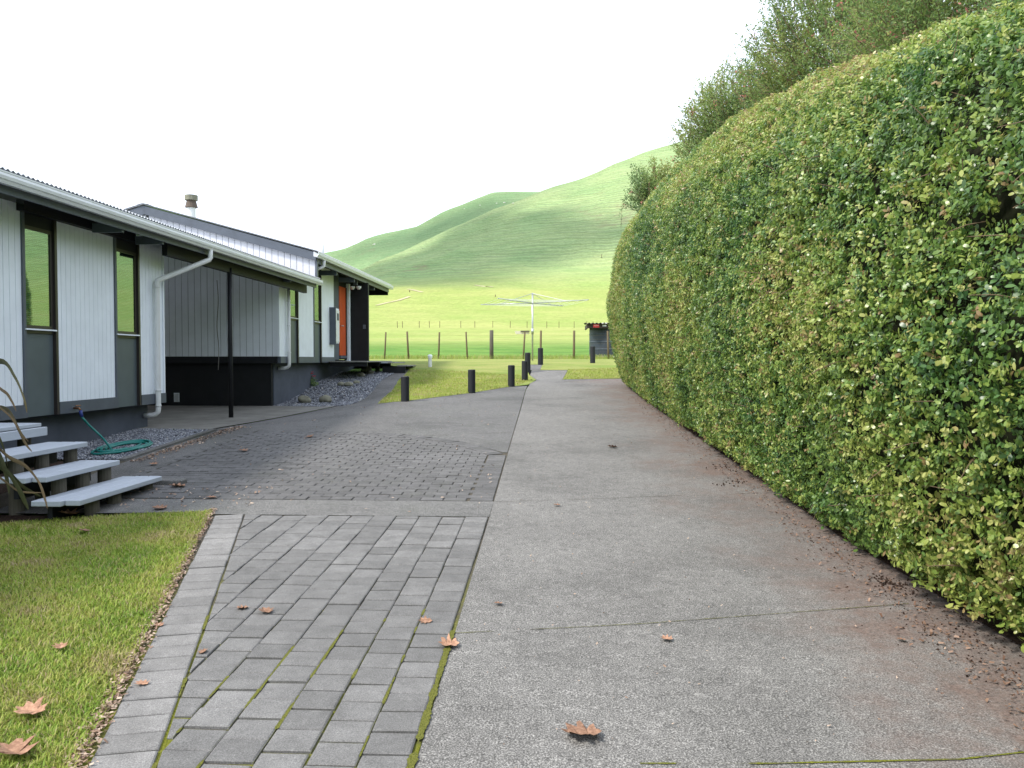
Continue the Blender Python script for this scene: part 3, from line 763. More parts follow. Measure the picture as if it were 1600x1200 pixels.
box('header_beam', (-5.948, -5.86), (8.65, 11.05), (3.26, 3.38), M['black'], h1)
# roof, fascia, gutter and carport edge
corrugated('roof', -5.33, 3.462, -12.4, 4.82, 2.4, 18.22, h1)
mesh('soffit', [(-5.42, 2.4, 3.335), (-5.42, 18.22, 3.335), (-12.3, 18.22, 4.66), (-12.3, 2.4, 4.66), (-5.42, 2.4, 3.35), (-5.42, 18.22, 3.35), (-12.3, 18.22, 4.675), (-12.3, 2.4, 4.675)], [(0, 1, 2, 3), (7, 6, 5, 4), (0, 4, 5, 1), (1, 5, 6, 2), (2, 6, 7, 3), (3, 7, 4, 0)], M['black'], h1)
box('fascia', (-5.455, -5.425), (2.4, 18.22), (3.25, 3.42), M['slate'], h1)
gutter_obj(2.4, 18.33, -5.30, 3.432, h1)
box('carport_beam', (-5.69, -5.61), (11.45, 18.1), (3.12, 3.36), M['black'], h1)
for yy in (9.95, 11.0, 16.5): box('rafter_end', (-5.85, -5.46), (yy, yy+.05), (3.22, 3.333), M['slate'], h1)
pst = tube('carport_post', [(-5.63, 13.75, .55), (-5.63, 13.75, 3.2)], .04, M['black'], h1, 10)
def downpipe(par, outy, walls, zt, zb, gx=-5.36):
    yw = walls; r = .038
    p = tube('downpipe', [(gx, outy, zt), (gx, outy, zt-.15), (gx-.012, outy-.015, zt-.185), (-5.878, yw+.015, zt-.565), (-5.89, yw, zt-.60), (-5.89, yw, zb+.09), (-5.895, yw, zb+.04), (-5.93, yw, zb+.005), (-6.0, yw, zb-.01), (-6.11, yw, zb-.012)], r, M['pipe'], par, 12)
    for zz in (zt-.68, zb+.35, zb+.12):
        tube('pipe_clip', [(-5.89, yw, zz), (-5.89, yw, zz+.025)], r+.006, M['pipe'], p, 12)
    return p
downpipe(h1, 12.35, 11.68, 3.35, .78)
# garden tap on the base board
tp = root('tap', (-5.92, 9.62, 1.0), 'small brass garden tap with blue hose fitting on the slate base board', 'tap')
tube('tap_body', [(-5.925, 9.62, 1.0), (-5.86, 9.62, 1.0), (-5.84, 9.62, .97)], .014, M['brass'], tp); tube('tap_handle', [(-5.87, 9.57, 1.03), (-5.87, 9.67, 1.03)], .008, M['brass'], tp)
tube('hose_connector', [(-5.84, 9.62, .972), (-5.83, 9.63, .89)], .02, M['blue'], tp)
# hose
hp = [Vector((-5.83, 9.63, .89)), Vector((-5.78, 9.70, .78)), Vector((-5.66, 9.75, .64)), Vector((-5.5, 9.62, .55)), Vector((-5.34, 9.42, .51)), Vector((-5.25, 9.32, .50))]
for k in range(0, 88):
    a = -1.4+k*2*math.pi/21; rr_ = 1+.30*math.sin(k*.19)+.03*math.sin(k*1.3)
    X_ = -5.34+.20*rr_*math.cos(a); Y_ = 9.68+.40*rr_*math.sin(a); hp.append(Vector((X_, Y_, H(X_, Y_)+.024+.004*(k//21))))
def smooth_path(ps, n=4):
    o = []
    for i in range(len(ps)-1):
        p0, p1, p2, p3 = ps[max(0, i-1)], ps[i], ps[i+1], ps[min(len(ps)-1, i+2)]
        for j in range(n):
            t = j/n; o.append(.5*((2*p1)+(p2-p0)*t+(2*p0-5*p1+4*p2-p3)*t*t+(3*p1-p0-3*p2+p3)*t**3))
    o.append(ps[-1]); return o
tag(tube('garden_hose', smooth_path(hp, 2), .0135, M['hose'], None, 7), 'teal green garden hose coiled on the gravel under the tap', 'hose')

h2 = root('house', (-9, 21, 1.2), 'further white gabled house wing with orange door and dark barge boards beyond the carport', 'house')
Z2 = 1.67; X2 = -5.95
# carport side wall
cladding_y(h2, (-12.0, -5.965), 17.20, lambda x: Z2, lambda x: 3.32+(-5.42-x)*.19, .145, 'white')
box('base_board', (-12, -6.0), (17.185, 17.30), (1.52, Z2-.002), M['black'], h2)
box('under_floor_wall', (-12, -6.17), (17.30, 17.40), (.45, 1.52), M['black'], h2)
box('foundation_wall', (-6.30, -6.15), (17.402, 25.5), (.3, 1.52), M['slate_base'], h2)
box('floor_slab', (-12, -6.0), (17.41, 26), (1.525, 1.60), M['black'], h2)
box('corner_trim', (-6.0, -5.94), (17.18, 17.22), (Z2, 3.42), M['white'], h2)
for a, b, t_ in ((17.22, 17.85, 3.42), (18.49, 19.71, 4.0), (20.365, 21.58, 4.0)):
    cladding(h2, a, b, Z2, t_, X2, .11); box('base_board', (-6.04, -5.925), (a, b), (1.525, Z2-.002), M['slate'], h2)
window_bay(h2, 17.85, 18.49, 1.525, 2.56, 3.33, 3.42, X2); window_bay(h2, 19.71, 20.365, 1.525, 2.56, 3.66, 4.0, X2)
box('entry_panel', (-6.03, -5.965), (21.58, 22.16), (1.60, 4.0), M['slate'], h2)
box('entry_panel', (-6.03, -5.965), (22.16, 23.15), (3.66, 4.0), M['black'], h2)
dr = box('door', (-6.0, -5.955), (22.18, 22.85), (1.72, 3.66), M['orange'], h2)
tube('door_handle', [(-5.955, 22.25, 2.55), (-5.88, 22.25, 2.55), (-5.87, 22.32, 2.55)], .014, M['steel'], dr)
box('door_sill', (-6.0, -5.93), (22.18, 22.86), (1.64, 1.715), M['slate'], h2)
box('door_jamb', (-6.0, -5.93), (22.855, 22.92), (1.60, 3.66), M['bronze'], h2)
box('white_post', (-5.99, -5.88), (22.95, 23.11), (1.55, 3.80), M['white'], h2)
box('fin_wall', (-5.98, -5.37), (23.15, 23.27), (1.50, 3.84), M['black'], h2)
box('rear_block', (-12, -6.05), (23.28, 26.2), (1.61, 4.0), M['black'], h2)
# gable end over the carport roof
EV, PK = (-5.42, 4.07), (-9.47, 5.17); sl = (PK[1]-EV[1])/(PK[0]-EV[0])
zt = lambda x: EV[1]+(x-EV[0])*sl
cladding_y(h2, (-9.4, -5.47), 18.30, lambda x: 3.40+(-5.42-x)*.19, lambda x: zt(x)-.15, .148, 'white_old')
def slab_poly(name, pts, y0, y1, m, par):
    n = len(pts); V = [(a, y0, b) for a, b in pts]+[(a, y1, b) for a, b in pts]
    Fc = [tuple(range(n-1, -1, -1)), tuple(range(n, 2*n))]+[(i, (i+1) % n, n+(i+1) % n, n+i) for i in range(n)]
    o = mesh(name, V, Fc, m, par); bm = bmesh.new(); bm.from_mesh(o.data); bmesh.ops.recalc_face_normals(bm, faces=bm.faces); bm.to_mesh(o.data); bm.free(); return o
slab_poly('barge_board', [(EV[0]-.02, EV[1]-.195), (EV[0]-.02, EV[1]), (PK[0], PK[1]), (PK[0], PK[1]-.195)], 18.23, 18.275, M['slate'], h2)
slab_poly('barge_board', [(-13.4, 4.055), (-13.4, 3.84), (PK[0]-.003, PK[1]-.195), (PK[0]-.003, PK[1])], 18.23, 18.275, M['slate'], h2)
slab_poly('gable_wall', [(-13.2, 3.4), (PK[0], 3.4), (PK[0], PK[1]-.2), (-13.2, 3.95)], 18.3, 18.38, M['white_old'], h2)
box('corner_post', (-5.47, -5.42), (18.27, 18.36), (3.36, 4.0), M['slate'], h2)
corrugated('roof', -5.36, 4.085, PK[0]-.02, PK[1]+.045, 18.20, 26.55, h2)
corrugated('roof', -13.5, 4.06, PK[0]-.024, PK[1]+.045, 18.20, 26.55, h2)
slab_poly('ridge_cap', [(PK[0]-.16, PK[1]+.02), (PK[0]-.02, PK[1]+.072), (PK[0]+.12, PK[1]+.03), (PK[0]-.02, PK[1]+.05)], 18.19, 26.56, M['roof'], h2)
slab_poly('soffit', [(-5.43, 3.865), (-5.43, 3.88), (-6.4, 4.14), (-6.4, 4.12)], 18.35, 26.45, M['black'], h2)
box('fascia', (-5.455, -5.425), (18.28, 26.4), (3.83, 4.03), M['slate'], h2)
box('verge_board', (-9, -5.46), (26.41, 26.45), (3.74, 4.0), M['black'], h2)
gutter_obj(18.0, 26.58, -5.30, 4.05, h2)
for yy in (20.1, 21.9, 24.4): box('rafter_end', (-5.9, -5.46), (yy, yy+.06), (3.74, 3.862), M['slate'], h2)
tube('gutter_outlet', [(-5.37, 18.65, 3.97), (-5.37, 18.65, 3.80), (-5.42, 18.63, 3.76), (-5.85, 18.45, 3.62)], .04, M['pipe'], h2, 10)
p2 = tube('downpipe', [(-5.89, 17.66, 3.3), (-5.89, 17.66, 1.51), (-5.895, 17.66, 1.46), (-5.93, 17.66, 1.425), (-6.0, 17.66, 1.41), (-6.13, 17.66, 1.408)], .038, M['pipe'], h2, 12)
for zz in (2.9, 2.35, 1.75): tube('pipe_clip', [(-5.89, 17.66, zz), (-5.89, 17.66, zz+.025)], .044, M['pipe'], p2, 12)
fl = lathe('flue', [(.11, 4.7), (.11, 5.93), (.115, 5.94)], M['pipe'], h2, (-9.89, 21.6, -.16), 18)
lathe('flue_cowl', [(.115, 5.92), (.17, 5.93), (.125, 6.10), (.12, 6.12)], M['stone_d'], fl, (-9.89, 21.6, -.16), 18)
lathe('flue_cap', [(.16, 6.121), (.17, 6.13), (.17, 6.26), (.0, 6.27)], M['stone'], fl, (-9.89, 21.6, -.16), 18)
tube('vent_pipe', [(-6.05, 20.8, 4.2), (-6.05, 20.8, 4.62)], .07, M['pipe'], h2, 10)
# wall vent, meter box, light, cord
vt = root('wall_vent', (-8.4, 17.29, .75), 'small white louvred vent low on the black wall under the carport', 'vent')
vp = P(276, 621, 17.29); box('vent_frame', (vp.x-.06, vp.x+.06), (17.285, 17.299), (vp.z-.10, vp.z+.10), M['white'], vt)
for k in range(7): box('louvre', (vp.x-.045, vp.x+.045), (17.274, 17.284), (vp.z-.085+k*.025, vp.z-.072+k*.025), M['steel'], vt)
mb = root('meter_box', (-5.9, 21.4, 2.4), 'pale grey electricity meter box on the white wall left of the orange door', 'meter box')
box('box_body', (-5.948, -5.80), (21.18, 21.56), (2.04, 2.98), M['white'], mb, .006); box('box_door', (-5.8, -5.785), (21.20, 21.54), (2.07, 2.93), M['gutter'], mb, .004)
box('meter_window', (-5.785, -5.775), (21.3, 21.46), (2.66, 2.85), M['slate'], mb); box('box_back', (-5.949, -5.78), (21.14, 21.179), (2.0, 3.0), M['slate'], mb)
lt = root('eave_light', (-5.6, 23.3, 3.7), 'twin floodlight fitting under the eave by the black fin wall', 'light')
box('light_mount', (-5.66, -5.56), (22.6, 22.7), (3.72, 3.855), M['slate'], lt)
for s in (-1, 1): lathe('lamp_head', [(.03, 0), (.07, .05), (.075, .09), (.0, .10)], M['gutter'], lt, (-5.61+s*.09, 22.65, 3.60), 12)
tag(tube('hanging_cord', smooth_path([P(339, 438, 17.1), P(341, 470, 17.1), P(339, 510, 17.1), P(342, 545, 17.1), P(341, 578, 17.1)], 5), .008, M['deck'], None, 5), 'thin brown cord hanging in front of the carport side wall', 'cord')
tag(box('sensor_plate', (-5.52, -5.44), (23.13, 23.148), (2.5, 2.62), M['slate'], None), 'small grey plate on the black fin wall', 'plate')
# entry deck
dk = root('entry_deck', (-5.4, 22.5, 1.4), 'weathered low timber deck in front of the orange door', 'deck')
bw = .09
for i in range(11): box('deck_board', (-5.90+i*.093, -5.90+i*.093+.088), (20.9, 24.2), (1.535, 1.565), M['deck'], dk)
for yy in (20.98, 22.5, 24.05): box('bearer', (-5.9, -4.9), (yy, yy+.06), (1.42, 1.534), M['black'], dk)
for xx, yy in ((-5.2, 22.5), (-5.2, 23.6)): box('deck_post', (xx-.06, xx+.06), (yy-.05, yy+.05), (H(xx, yy)-.1, 1.42), M['post'], dk)
ds = root('deck_step', (-4.6, 23.2, 1.3), 'pair of grey plank steps at the end of the timber deck', 'steps')
for i in range(4): box('step_board', (-4.86+i*.10, -4.765+i*.10), (22.5, 24.1), (1.50, 1.53), M['tread'] if i < 2 else M['deck'], ds)
for i in range(3): box('step_board', (-4.44+i*.10, -4.345+i*.10), (22.7, 24.2), (1.41, 1.44), M['deck'], ds)
for yy in (22.7, 23.9): box('step_bearer', (-4.86, -4.2), (yy, yy+.05), (1.22, 1.409), M['black'], ds)

# ------------------------------------------------------------------ timber steps at the left
st = root('timber_steps', (-4.3, 7, .3), 'four wide grey painted timber steps on round posts rising to the house', 'steps')
def tread(x1, ntop, y0, y1, z, nb=3, th=.045, bwid=.12):
    for i in range(nb):
        xb = x1-i*(bwid+.006)
        box('tread_board', (xb-bwid, xb), (y0+random.uniform(-.015, .015)+(.05 if i == 0 else 0), y1+random.uniform(-.02, .02)), (z-th, z+random.uniform(-.003, .002)), M['tread'], st, .005)
T = [(-3.75, .482, 6.10, 7.48), (-4.07, .655, 6.16, 7.33), (-4.40, .822, 6.10, 7.34)]
for (x1, z, a, b) in T: tread(x1, 0, a, b, z)
for i in range(5): box('tread_board', (-5.92+i*.216, -5.92+i*.216+.21), (5.0, 7.35), (.965, 1.0), M['tread'], st, .004)
box('landing_fascia', (-4.84, -4.80), (5.0, 7.37), (.88, .962), M['tread'], st, .004)
def rpost(x, y, zt_):
    z0 = H(x, y)-.1
    return lathe('step_post', [(.055, 0), (.06, .1), (.058, zt_-z0-.004), (.0, zt_-z0)], M['post'], st, (x, y, z0), 14)
for (x1, z, a, b) in T:
    for yy in (a+.38, a+.72, b-.10): rpost(x1-.10, yy, z-.045)
for yy in (6.3, 6.8, 7.25): rpost(-4.95, yy, .88)
for (x1, z, a, b) in T[:]:
    box('riser_bearer', (x1-.30, x1-.26), (a+.1, b-.05), (z-.19, z-.047), M['black'], st)
o = box('edging_block', (-3.98, -3.60), (7.56, 7.70), (.35, .43), M['band'], None, .01); tag(o, 'short mossy concrete block beside the foot of the lowest step', 'block')

# flax leaves arching in from the left
fx = root('flax_plant', (-4.55, 5.6, .25), 'brown and green flax plant with long drooping leaves in front of the timber steps', 'plant')
def flax_leaf(ctrl, wd, tone0, tone1):
    ps = smooth_path([P(a, b, c) for a, b, c in ctrl], 6); n = len(ps); V, Fc, T_ = [], [], []
    for i, p in enumerate(ps):
        t = i/(n-1); tg = (ps[min(n-1, i+1)]-ps[max(0, i-1)]).normalized(); sd_ = tg.cross(Vector((.25, .9, .35))).normalized()
        w_ = wd*min(1, .55+t*1.2)*(1-t**3)**.8+.0015; up_ = sd_.cross(tg).normalized()
        V += [tuple(p-sd_*w_+up_*w_*.35), tuple(p), tuple(p+sd_*w_+up_*w_*.35)]; T_ += [tone0+(tone1-tone0)*t]*3
        if i: b = 3*i; Fc += [(b-3, b-2, b+1, b), (b-2, b-1, b+2, b+1)]
    return npmesh('leaf', np.array(V), np.array(Fc), M['flax'], np.array(T_), fx, True)
for ctrl, wd, a, b in (
    ([(-60, 700, 5.7), (-40, 590, 5.7), (0, 565, 5.6), (22, 590, 5.5), (36, 622, 5.4), (42, 645, 5.4)], .022, .1, .7),
    ([(-60, 720, 5.6), (-20, 612, 5.6), (5, 612, 5.5), (18, 628, 5.5), (25, 643, 5.5)], .016, .8, .9),
    ([(-60, 740, 5.6), (-30, 650, 5.6), (8, 640, 5.5), (28, 672, 5.4), (40, 695, 5.4), (50, 706, 5.4)], .020, .3, 1),
    ([(-50, 740, 5.5), (-20, 640, 5.5), (10, 646, 5.4), (32, 676, 5.4), (44, 690, 5.4)], .010, .8, 1),
    ([(-40, 760, 5.4), (-15, 700, 5.4), (14, 716, 5.3), (40, 730, 5.3), (60, 755, 5.2), (70, 782, 5.2), (74, 795, 5.2)], .018, .7, .95),
    ([(-40, 770, 5.4), (-10, 720, 5.4), (14, 742, 5.3), (36, 762, 5.3), (64, 776, 5.2)], .026, .2, .5),
    ([(-40, 790, 5.4), (-20, 730, 5.4), (5, 735, 5.3), (25, 762, 5.2), (38, 786, 5.2), (44, 797, 5.2)], .034, .1, .35),
    ([(-40, 700, 5.5), (-16, 690, 5.4), (2, 722, 5.3), (10, 752, 5.3), (14, 772, 5.3)], .026, .2, .4),
    ([(-50, 690, 5.6), (-26, 652, 5.5), (0, 690, 5.4), (12, 730, 5.3)], .022, .1, .4),
    ([(-50, 780, 5.5), (-30, 730, 5.4), (6, 752, 5.3), (30, 768, 5.2), (66, 770, 5.2)], .012, .6, .9)):
    flax_leaf(ctrl, wd, a, b)

# ------------------------------------------------------------------ bollards, fences, garden things
BL = [((633, 627), .49, 12, 'charcoal round bollard nearest the house path, leftmost of the row on the lawn edge'),
      ((737, 614), .51, 11, 'charcoal bollard standing second from the left on the front lawn edge'),
      ((799, 604), .51, 11, 'charcoal bollard third from the left, near the lawn corner'),
      ((820, 595), .52, 10, 'charcoal bollard at the lawn corner, in front of another close behind it'),
      ((824.5, 582), .56, 9.5, 'charcoal bollard half hidden behind the one at the lawn corner'),
      ((844.5, 570), .52, 9, 'charcoal bollard right of the clothesline pole, before the wire fence'),
      ((926, 567.5), .54, 9, 'charcoal bollard standing in front of the dark water tank')]
for (px, py), hgt, wpx, lab in BL:
    gx, gy = G(px, py); z0 = H(gx, gy); hh = hgt; rad = wpx*gy/1250/2*.98 if py > 590 else .085
    b = root('bollard', (gx, gy, z0), lab, 'bollard', 'charcoal bollards on the lawn edge')
    rad = .082
    lathe('post', [(rad*1.02, -.1), (rad, hh*.5), (rad, hh-.012), (rad-.008, hh-.002)], M['bollard'], b, (gx, gy, z0), 20)
    lathe('cap', [(rad-.009, hh-.001), (rad-.010, hh+.003)], M['bollard_top'], b, (gx, gy, z0), 20)
wf = root('wire_fence', (0, 33, 1.6), 'post and wire paddock fence behind the lawn', 'fence')
fy = 32.6; tops = []
FP = [(470, 520, .035), (510, 519, .03), (553, 519, .035), (602, 519, .035), (637, 518, .042), (686, 519, .038), (729, 518.5, .036), (768, 516, .085), (819, 519, .038), (845, 516.5, .045), (897, 516.5, .05), (950, 517, .04), (1000, 517, .04)]
for i, (px, top, r_) in enumerate(FP):
    p = P(px, top, fy); z0 = H(p.x, fy)-.2; ln = random.uniform(-.045, .045) if r_ < .08 else 0
    tube('fence_post', [(p.x+ln*-1.2, fy, z0), (p.x-ln*.2, fy, (z0+p.z)/2), (p.x+ln*.6, fy, p.z)], [r_, r_*.95, r_*.9], M['fence'] if r_ < .08 else M['post'], wf, 8)
for k in range(6):
    z = H(0, fy)+.12+k*.17
    bm = bmesh.new(); pp = [(x, fy-.05, z-.02*math.sin((x % 2)*math.pi/2)) for x in np.arange(-11, 5, .5)]; tube_bm(bm, pp, .0018, 4); bmobj('wire', bm, M['fence'], wf)
ff = root('far_fence', (0, 150, 8), 'distant line of thin posts across the bright paddock', 'fence')
for px in (621, 629, 655, 671, 687, 720, 742, 770, 797, 823.5, 854.5, 873.5, 897, 917, 927, 960):
    p = P(px, 501+random.uniform(-1.5, 1.5), 140); z0 = H(p.x, 140)-.3; tube('fence_post', [(p.x, 140, z0), (p.x+random.uniform(-.05, .05), 140, z0+1.45)], .05, M['fence'], ff, 5)
for i, (px, py) in enumerate(((940, 402), (640, 455), (774, 462))):
    gx, gy = G(px, py+2); pz = H(gx, gy); hgt = (6 if i == 0 else 3.5)*gy/1250
    tag(tube('marker_post', [(gx, gy, pz-.3), (gx, gy, pz+hgt)], .11, M['fence'], None, 6), ['lone dark post on the sunlit hill slope right of centre', 'lone post at the foot of the hill above the deck', 'lone post in the paddock left of the clothesline'][i], 'post')
# white vent pipe on lawn
gx, gy = G(672, 573.5); z0 = H(gx, gy)
vpipe = root('vent_pipe', (gx, gy, z0), 'short white capped vent pipe standing on the lawn before the fence', 'pipe')
lathe('pipe', [(.055, -.1), (.055, .28)], M['pipe'], vpipe, (gx, gy, z0), 16); lathe('cap', [(.068, .281), (.072, .35), (.05, .375), (.0, .38)], M['white'], vpipe, (gx, gy, z0), 16)
# rotary clothesline
cp = P(832, 562, 28.5); cx, cy = cp.x, 28.5; z0 = H(cx, cy); zh = 1.6+88/1250*28.5; ztop = 1.6+104/1250*28.5
cl = root('rotary_clothesline', (cx, cy, z0), 'galvanised rotary clothesline with four arms on a tall pole in the lawn', 'clothesline')
tube('pole', [(cx, cy, z0-.1), (cx, cy, ztop)], .032, M['steel'], cl, 10); tube('winder', [(cx, cy, z0+.95), (cx, cy, z0+1.15)], .045, M['steel'], cl, 10)
ends = [(-1.10, -1.92), (1.94, -1.10), (1.10, 1.92), (-1.94, 1.10)]
for (a, b) in ends:
    tube('arm', [(cx, cy, zh), (cx+a, cy+b, zh+.03)], .018, M['steel'], cl, 6); tube('stay', [(cx, cy, ztop-.02), (cx+a*.62, cy+b*.62, zh+.02)], .010, M['steel'], cl, 5)
for k in range(5):
    f_ = .45+k*.135
    for i in range(4):
        a, b = ends[i], ends[(i+1) % 4]; tube('line', [(cx+a[0]*f_, cy+a[1]*f_, zh+.02), (cx+(a[0]+b[0])/2*f_, cy+(a[1]+b[1])/2*f_, zh), (cx+b[0]*f_, cy+b[1]*f_, zh+.02)], .0035, M['pipe'], cl, 4)
# water tank
tY = 35.5; tx = P(921, 520, tY).x+1.15; tz = H(tx, tY)-.02
tk = root('water_tank', (tx, tY, tz), 'dark plastic water tank with ribbed rings partly hidden behind the hedge end', 'tank')
zt2 = P(930, 512, tY).z-tz
prof = [(1.14, 0)]
for k in range(4):
    a = zt2*k/4; b = zt2*(k+1)/4; prof += [(1.155, a+.01), (1.155, b-.01)]
prof += [(1.0, zt2+.02), (.0, zt2+.06)]
t_ = lathe('tank_wall', prof, M['tank'], tk, (tx, tY, tz), 48)
for k in range(4): lathe('ring', [(1.168, zt2*k/4+.012), (1.180, zt2*k/4+.02), (1.168, zt2*k/4+.034)], M['tank_ring'], tk, (tx, tY, tz), 48)
sb = root('tank_cover', (tx, tY-1.25, tz+zt2), 'brown boarded cover with scalloped roof edge, red sign and white lettering over the tank', 'cover')
xa = P(917, 505, tY-1.2).x; zb_, za_ = P(917, 513, tY-1.2).z, P(917, 506.5, tY-1.2).z
box('board', (xa, xa+2.4), (tY-1.22, tY-1.17), (zb_, za_), M['shed'], sb); box('side_board', (xa, xa+.05), (tY-1.165, tY+.9), (zb_, za_), M['shed'], sb)
V, Fc = [], []
for i in range(97):
    x = xa-.06+i*.0265; d = .03*math.cos(2*math.pi*i/6); V += [(x, tY-1.32, za_+.035+d), (x, tY+1.1, za_+.10+d), (x, tY-1.32, za_+.02+d)]
    if i: b = 3*i; Fc += [(b-3, b, b+1, b-2), (b-3, b-1, b+2, b)]
mesh('roof_sheet', V, Fc, M['shed'], sb)
def sign(nm, x0, x1, z0, z1, m, y): return box(nm, (x0, x1), (y-.012, y), (z0, z1), m, sb)
sx0, sx1 = P(927, 509, tY-1.23).x, P(936.3, 509, tY-1.23).x; sz1, sz0 = P(927, 506.8, tY-1.23).z, P(927, 511.6, tY-1.23).z
rs = sign('red_sign', sx0, sx1, sz0, sz1, M['red'], tY-1.223)
box('sign_print', (sx0+.03, sx1-.03), (tY-1.238, tY-1.236), (sz0+.07, sz1-.03), paint('pale_red_print', (.80, .36, .36), .5), sb)
for r_, (z_, n_) in enumerate(((P(0, 507.3, tY-1.23).z, 6), (P(0, 510.8, tY-1.23).z, 4))):
    for k in range(n_):
        xx = P(940.5+r_*1, 509, tY-1.23).x+k*.042; box('letter', (xx, xx+.032), (tY-1.228, tY-1.222), (z_-.028, z_+.028), M['print'], sb)
# trough in the paddock
gx, gy = G(816, 522); gz = H(gx, gy); wd_ = 23*gy/1250; ht_ = 4.5*gy/1250
tr = root('water_trough', (gx, gy, gz), 'pale water trough lying in the paddock behind the fence', 'trough')
bm = bmesh.new(); bmesh.ops.create_cube(bm, size=1)
for v in bm.verts: s = 1.0 if v.co.z > 0 else .86; v.co = Vector((gx+v.co.x*wd_*s, gy+v.co.y*1.0*s, gz+(v.co.z+.5)*ht_))
top = max(bm.faces, key=lambda f: f.calc_center_median().z); r_ = bmesh.ops.inset_region(bm, faces=[top], thickness=.08); bmesh.ops.translate(bm, verts=top.verts[:], vec=(0, 0, -ht_*.6))
bmobj('basin', bm, paint('trough_concrete', (.62, .58, .50), .8), tr); box('float_cover', (gx-wd_*.1, gx+wd_*.5), (gy-.56, gy-.50), (gz+ht_*.55, gz+ht_*1.12), M['post'], tr)
# boulders
for k, (px, py, wpx, lab) in enumerate(((476, 629, 19, 'flat brown boulder, left of the lower pair on the gravel'), (509, 628, 18, 'rounded mossy boulder, right of the lower pair on the gravel'),
        (533, 602, 10, 'grey boulder, left of the middle three on the gravel'), (545, 603, 12, 'grey oval boulder in the centre of the middle three'), (557, 599, 9, 'small brown boulder, right of the middle three on the gravel'),
        (564, 588, 11, 'smooth pale boulder nearest the deck steps'), (579, 584, 10, 'greenish boulder under the deck step end'), (571, 581, 13, 'large flat boulder behind the pale one by the deck'))):
    gx, gy = G(px, py+1); r_ = 1.15*wpx*gy/1250/2; gz = H(gx, gy); bm = bmesh.new(); bmesh.ops.create_icosphere(bm, subdivisions=3, radius=1)
    for v in bm.verts:
        n_ = noise.noise(v.co*1.1+Vector((k*3.3, 0, 0)))*.28+noise.noise(v.co*3+Vector((k, 0, 0)))*.06; v.co = v.co*(1+n_); v.co = Vector((gx+v.co.x*r_, gy+v.co.y*r_*.8, gz+r_*.5+v.co.z*r_*.62))
    o = bmobj('boulder', bm, M['stone'], None, True); tag(o, lab, 'boulder', 'boulders on the gravel bank')
# red flowering plant
gx, gy = G(487, 604); gz = H(gx, gy)
fp = root('flowering_plant', (gx, gy, gz), 'small green plant with red flowers against the slate foundation wall', 'plant')
pv = np.array([[0, -.0, 0], [.5, -.22, .08], [1, 0, 0], [.5, .22, .08]]); pf = np.array([[0, 1, 2], [0, 2, 3]])
m = 420; nr = rng.normal(0, 1, (m, 3)); nr[:, 2] = np.abs(nr[:, 2]); nr /= np.linalg.norm(nr, axis=1)[:, None]
ps_ = np.array([gx, gy, gz+.02])+nr*rng.uniform(.05, .16, (m, 1))*np.array([1, 1, 1.6])
V, Fa, T_ = scatter(pv, pf, ps_, frames(nr+rng.normal(0, .5, (m, 3)), rng.uniform(0, 6.3, m)), rng.uniform(.03, .07, m), rng.uniform(0, .7, m)); npmesh('foliage', V, Fa, M['shrub'], T_, fp)
for fx_, fy_, fz_ in ((-.06, 0, .27), (.02, -.04, .32), (.05, .03, .25), (-.01, .02, .36)):
    bm = bmesh.new()
    for q in range(7):
        a = q*.9; vs = [bm.verts.new((gx+fx_+r_*math.cos(a+d), gy+fy_+r_*math.sin(a+d), gz+fz_+h_)) for r_, d, h_ in ((.0, 0, 0), (.045, -.3, .02), (.06, 0, .035), (.045, .3, .02))]; bm.faces.new(vs)
    bmobj('flower', bm, M['red'], fp)

# ------------------------------------------------------------------ fallen leaves
LOBES = [(0, 0), (.12, .08), (.22, .16), (.42, .16), (.36, .27), (.27, .35), (.40, .44), (.58, .50), (.46, .60), (.28, .58), (.36, .74), (.40, .90), (.26, .86), (.13, .80), (.10, .95), (.0, 1.08)]
def leaf_mesh(seed, curl):
    curl *= .42
    random.seed(seed); half = [(x*random.uniform(.85, 1.15), y) for x, y in LOBES]
    out = half+[(-x*random.uniform(.85, 1.15), y) for x, y in half[-2:0:-1]]
    V = []; Fc = []; n = len(out)
    for x, y in out: V.append((x, y-.5, curl*(x*x*1.6+(y-.5)**2*.8)+random.uniform(0, .05)))
    sp_ = [(0, y-.5, curl*(y-.5)**2*.8-.01) for y in (.1, .35, .6, .85)]
    b = len(V); V += sp_
    for i in range(n):
        j = (i+1) % n; ym = (out[i][1]+out[j][1])/2; c = b+min(3, max(0, int(ym*3.6)))
        Fc.append((i, j, c))
    Fc += [(b, b+1, b)] if False else []
    for i in range(3):
        pass
    # close the midrib gaps
    idx = [b+min(3, max(0, int(((out[i][1]+out[(i+1) % n][1])/2)*3.6))) for i in range(n)]
    for i in range(n):
        j = (i+1) % n
        if idx[i] != idx[j]: Fc.append((j, idx[j], idx[i]))
    me = bpy.data.meshes.new('leaf_blade'); me.from_pydata(V, [], Fc); me.update(); me.materials.append(M['oak'])
    return me
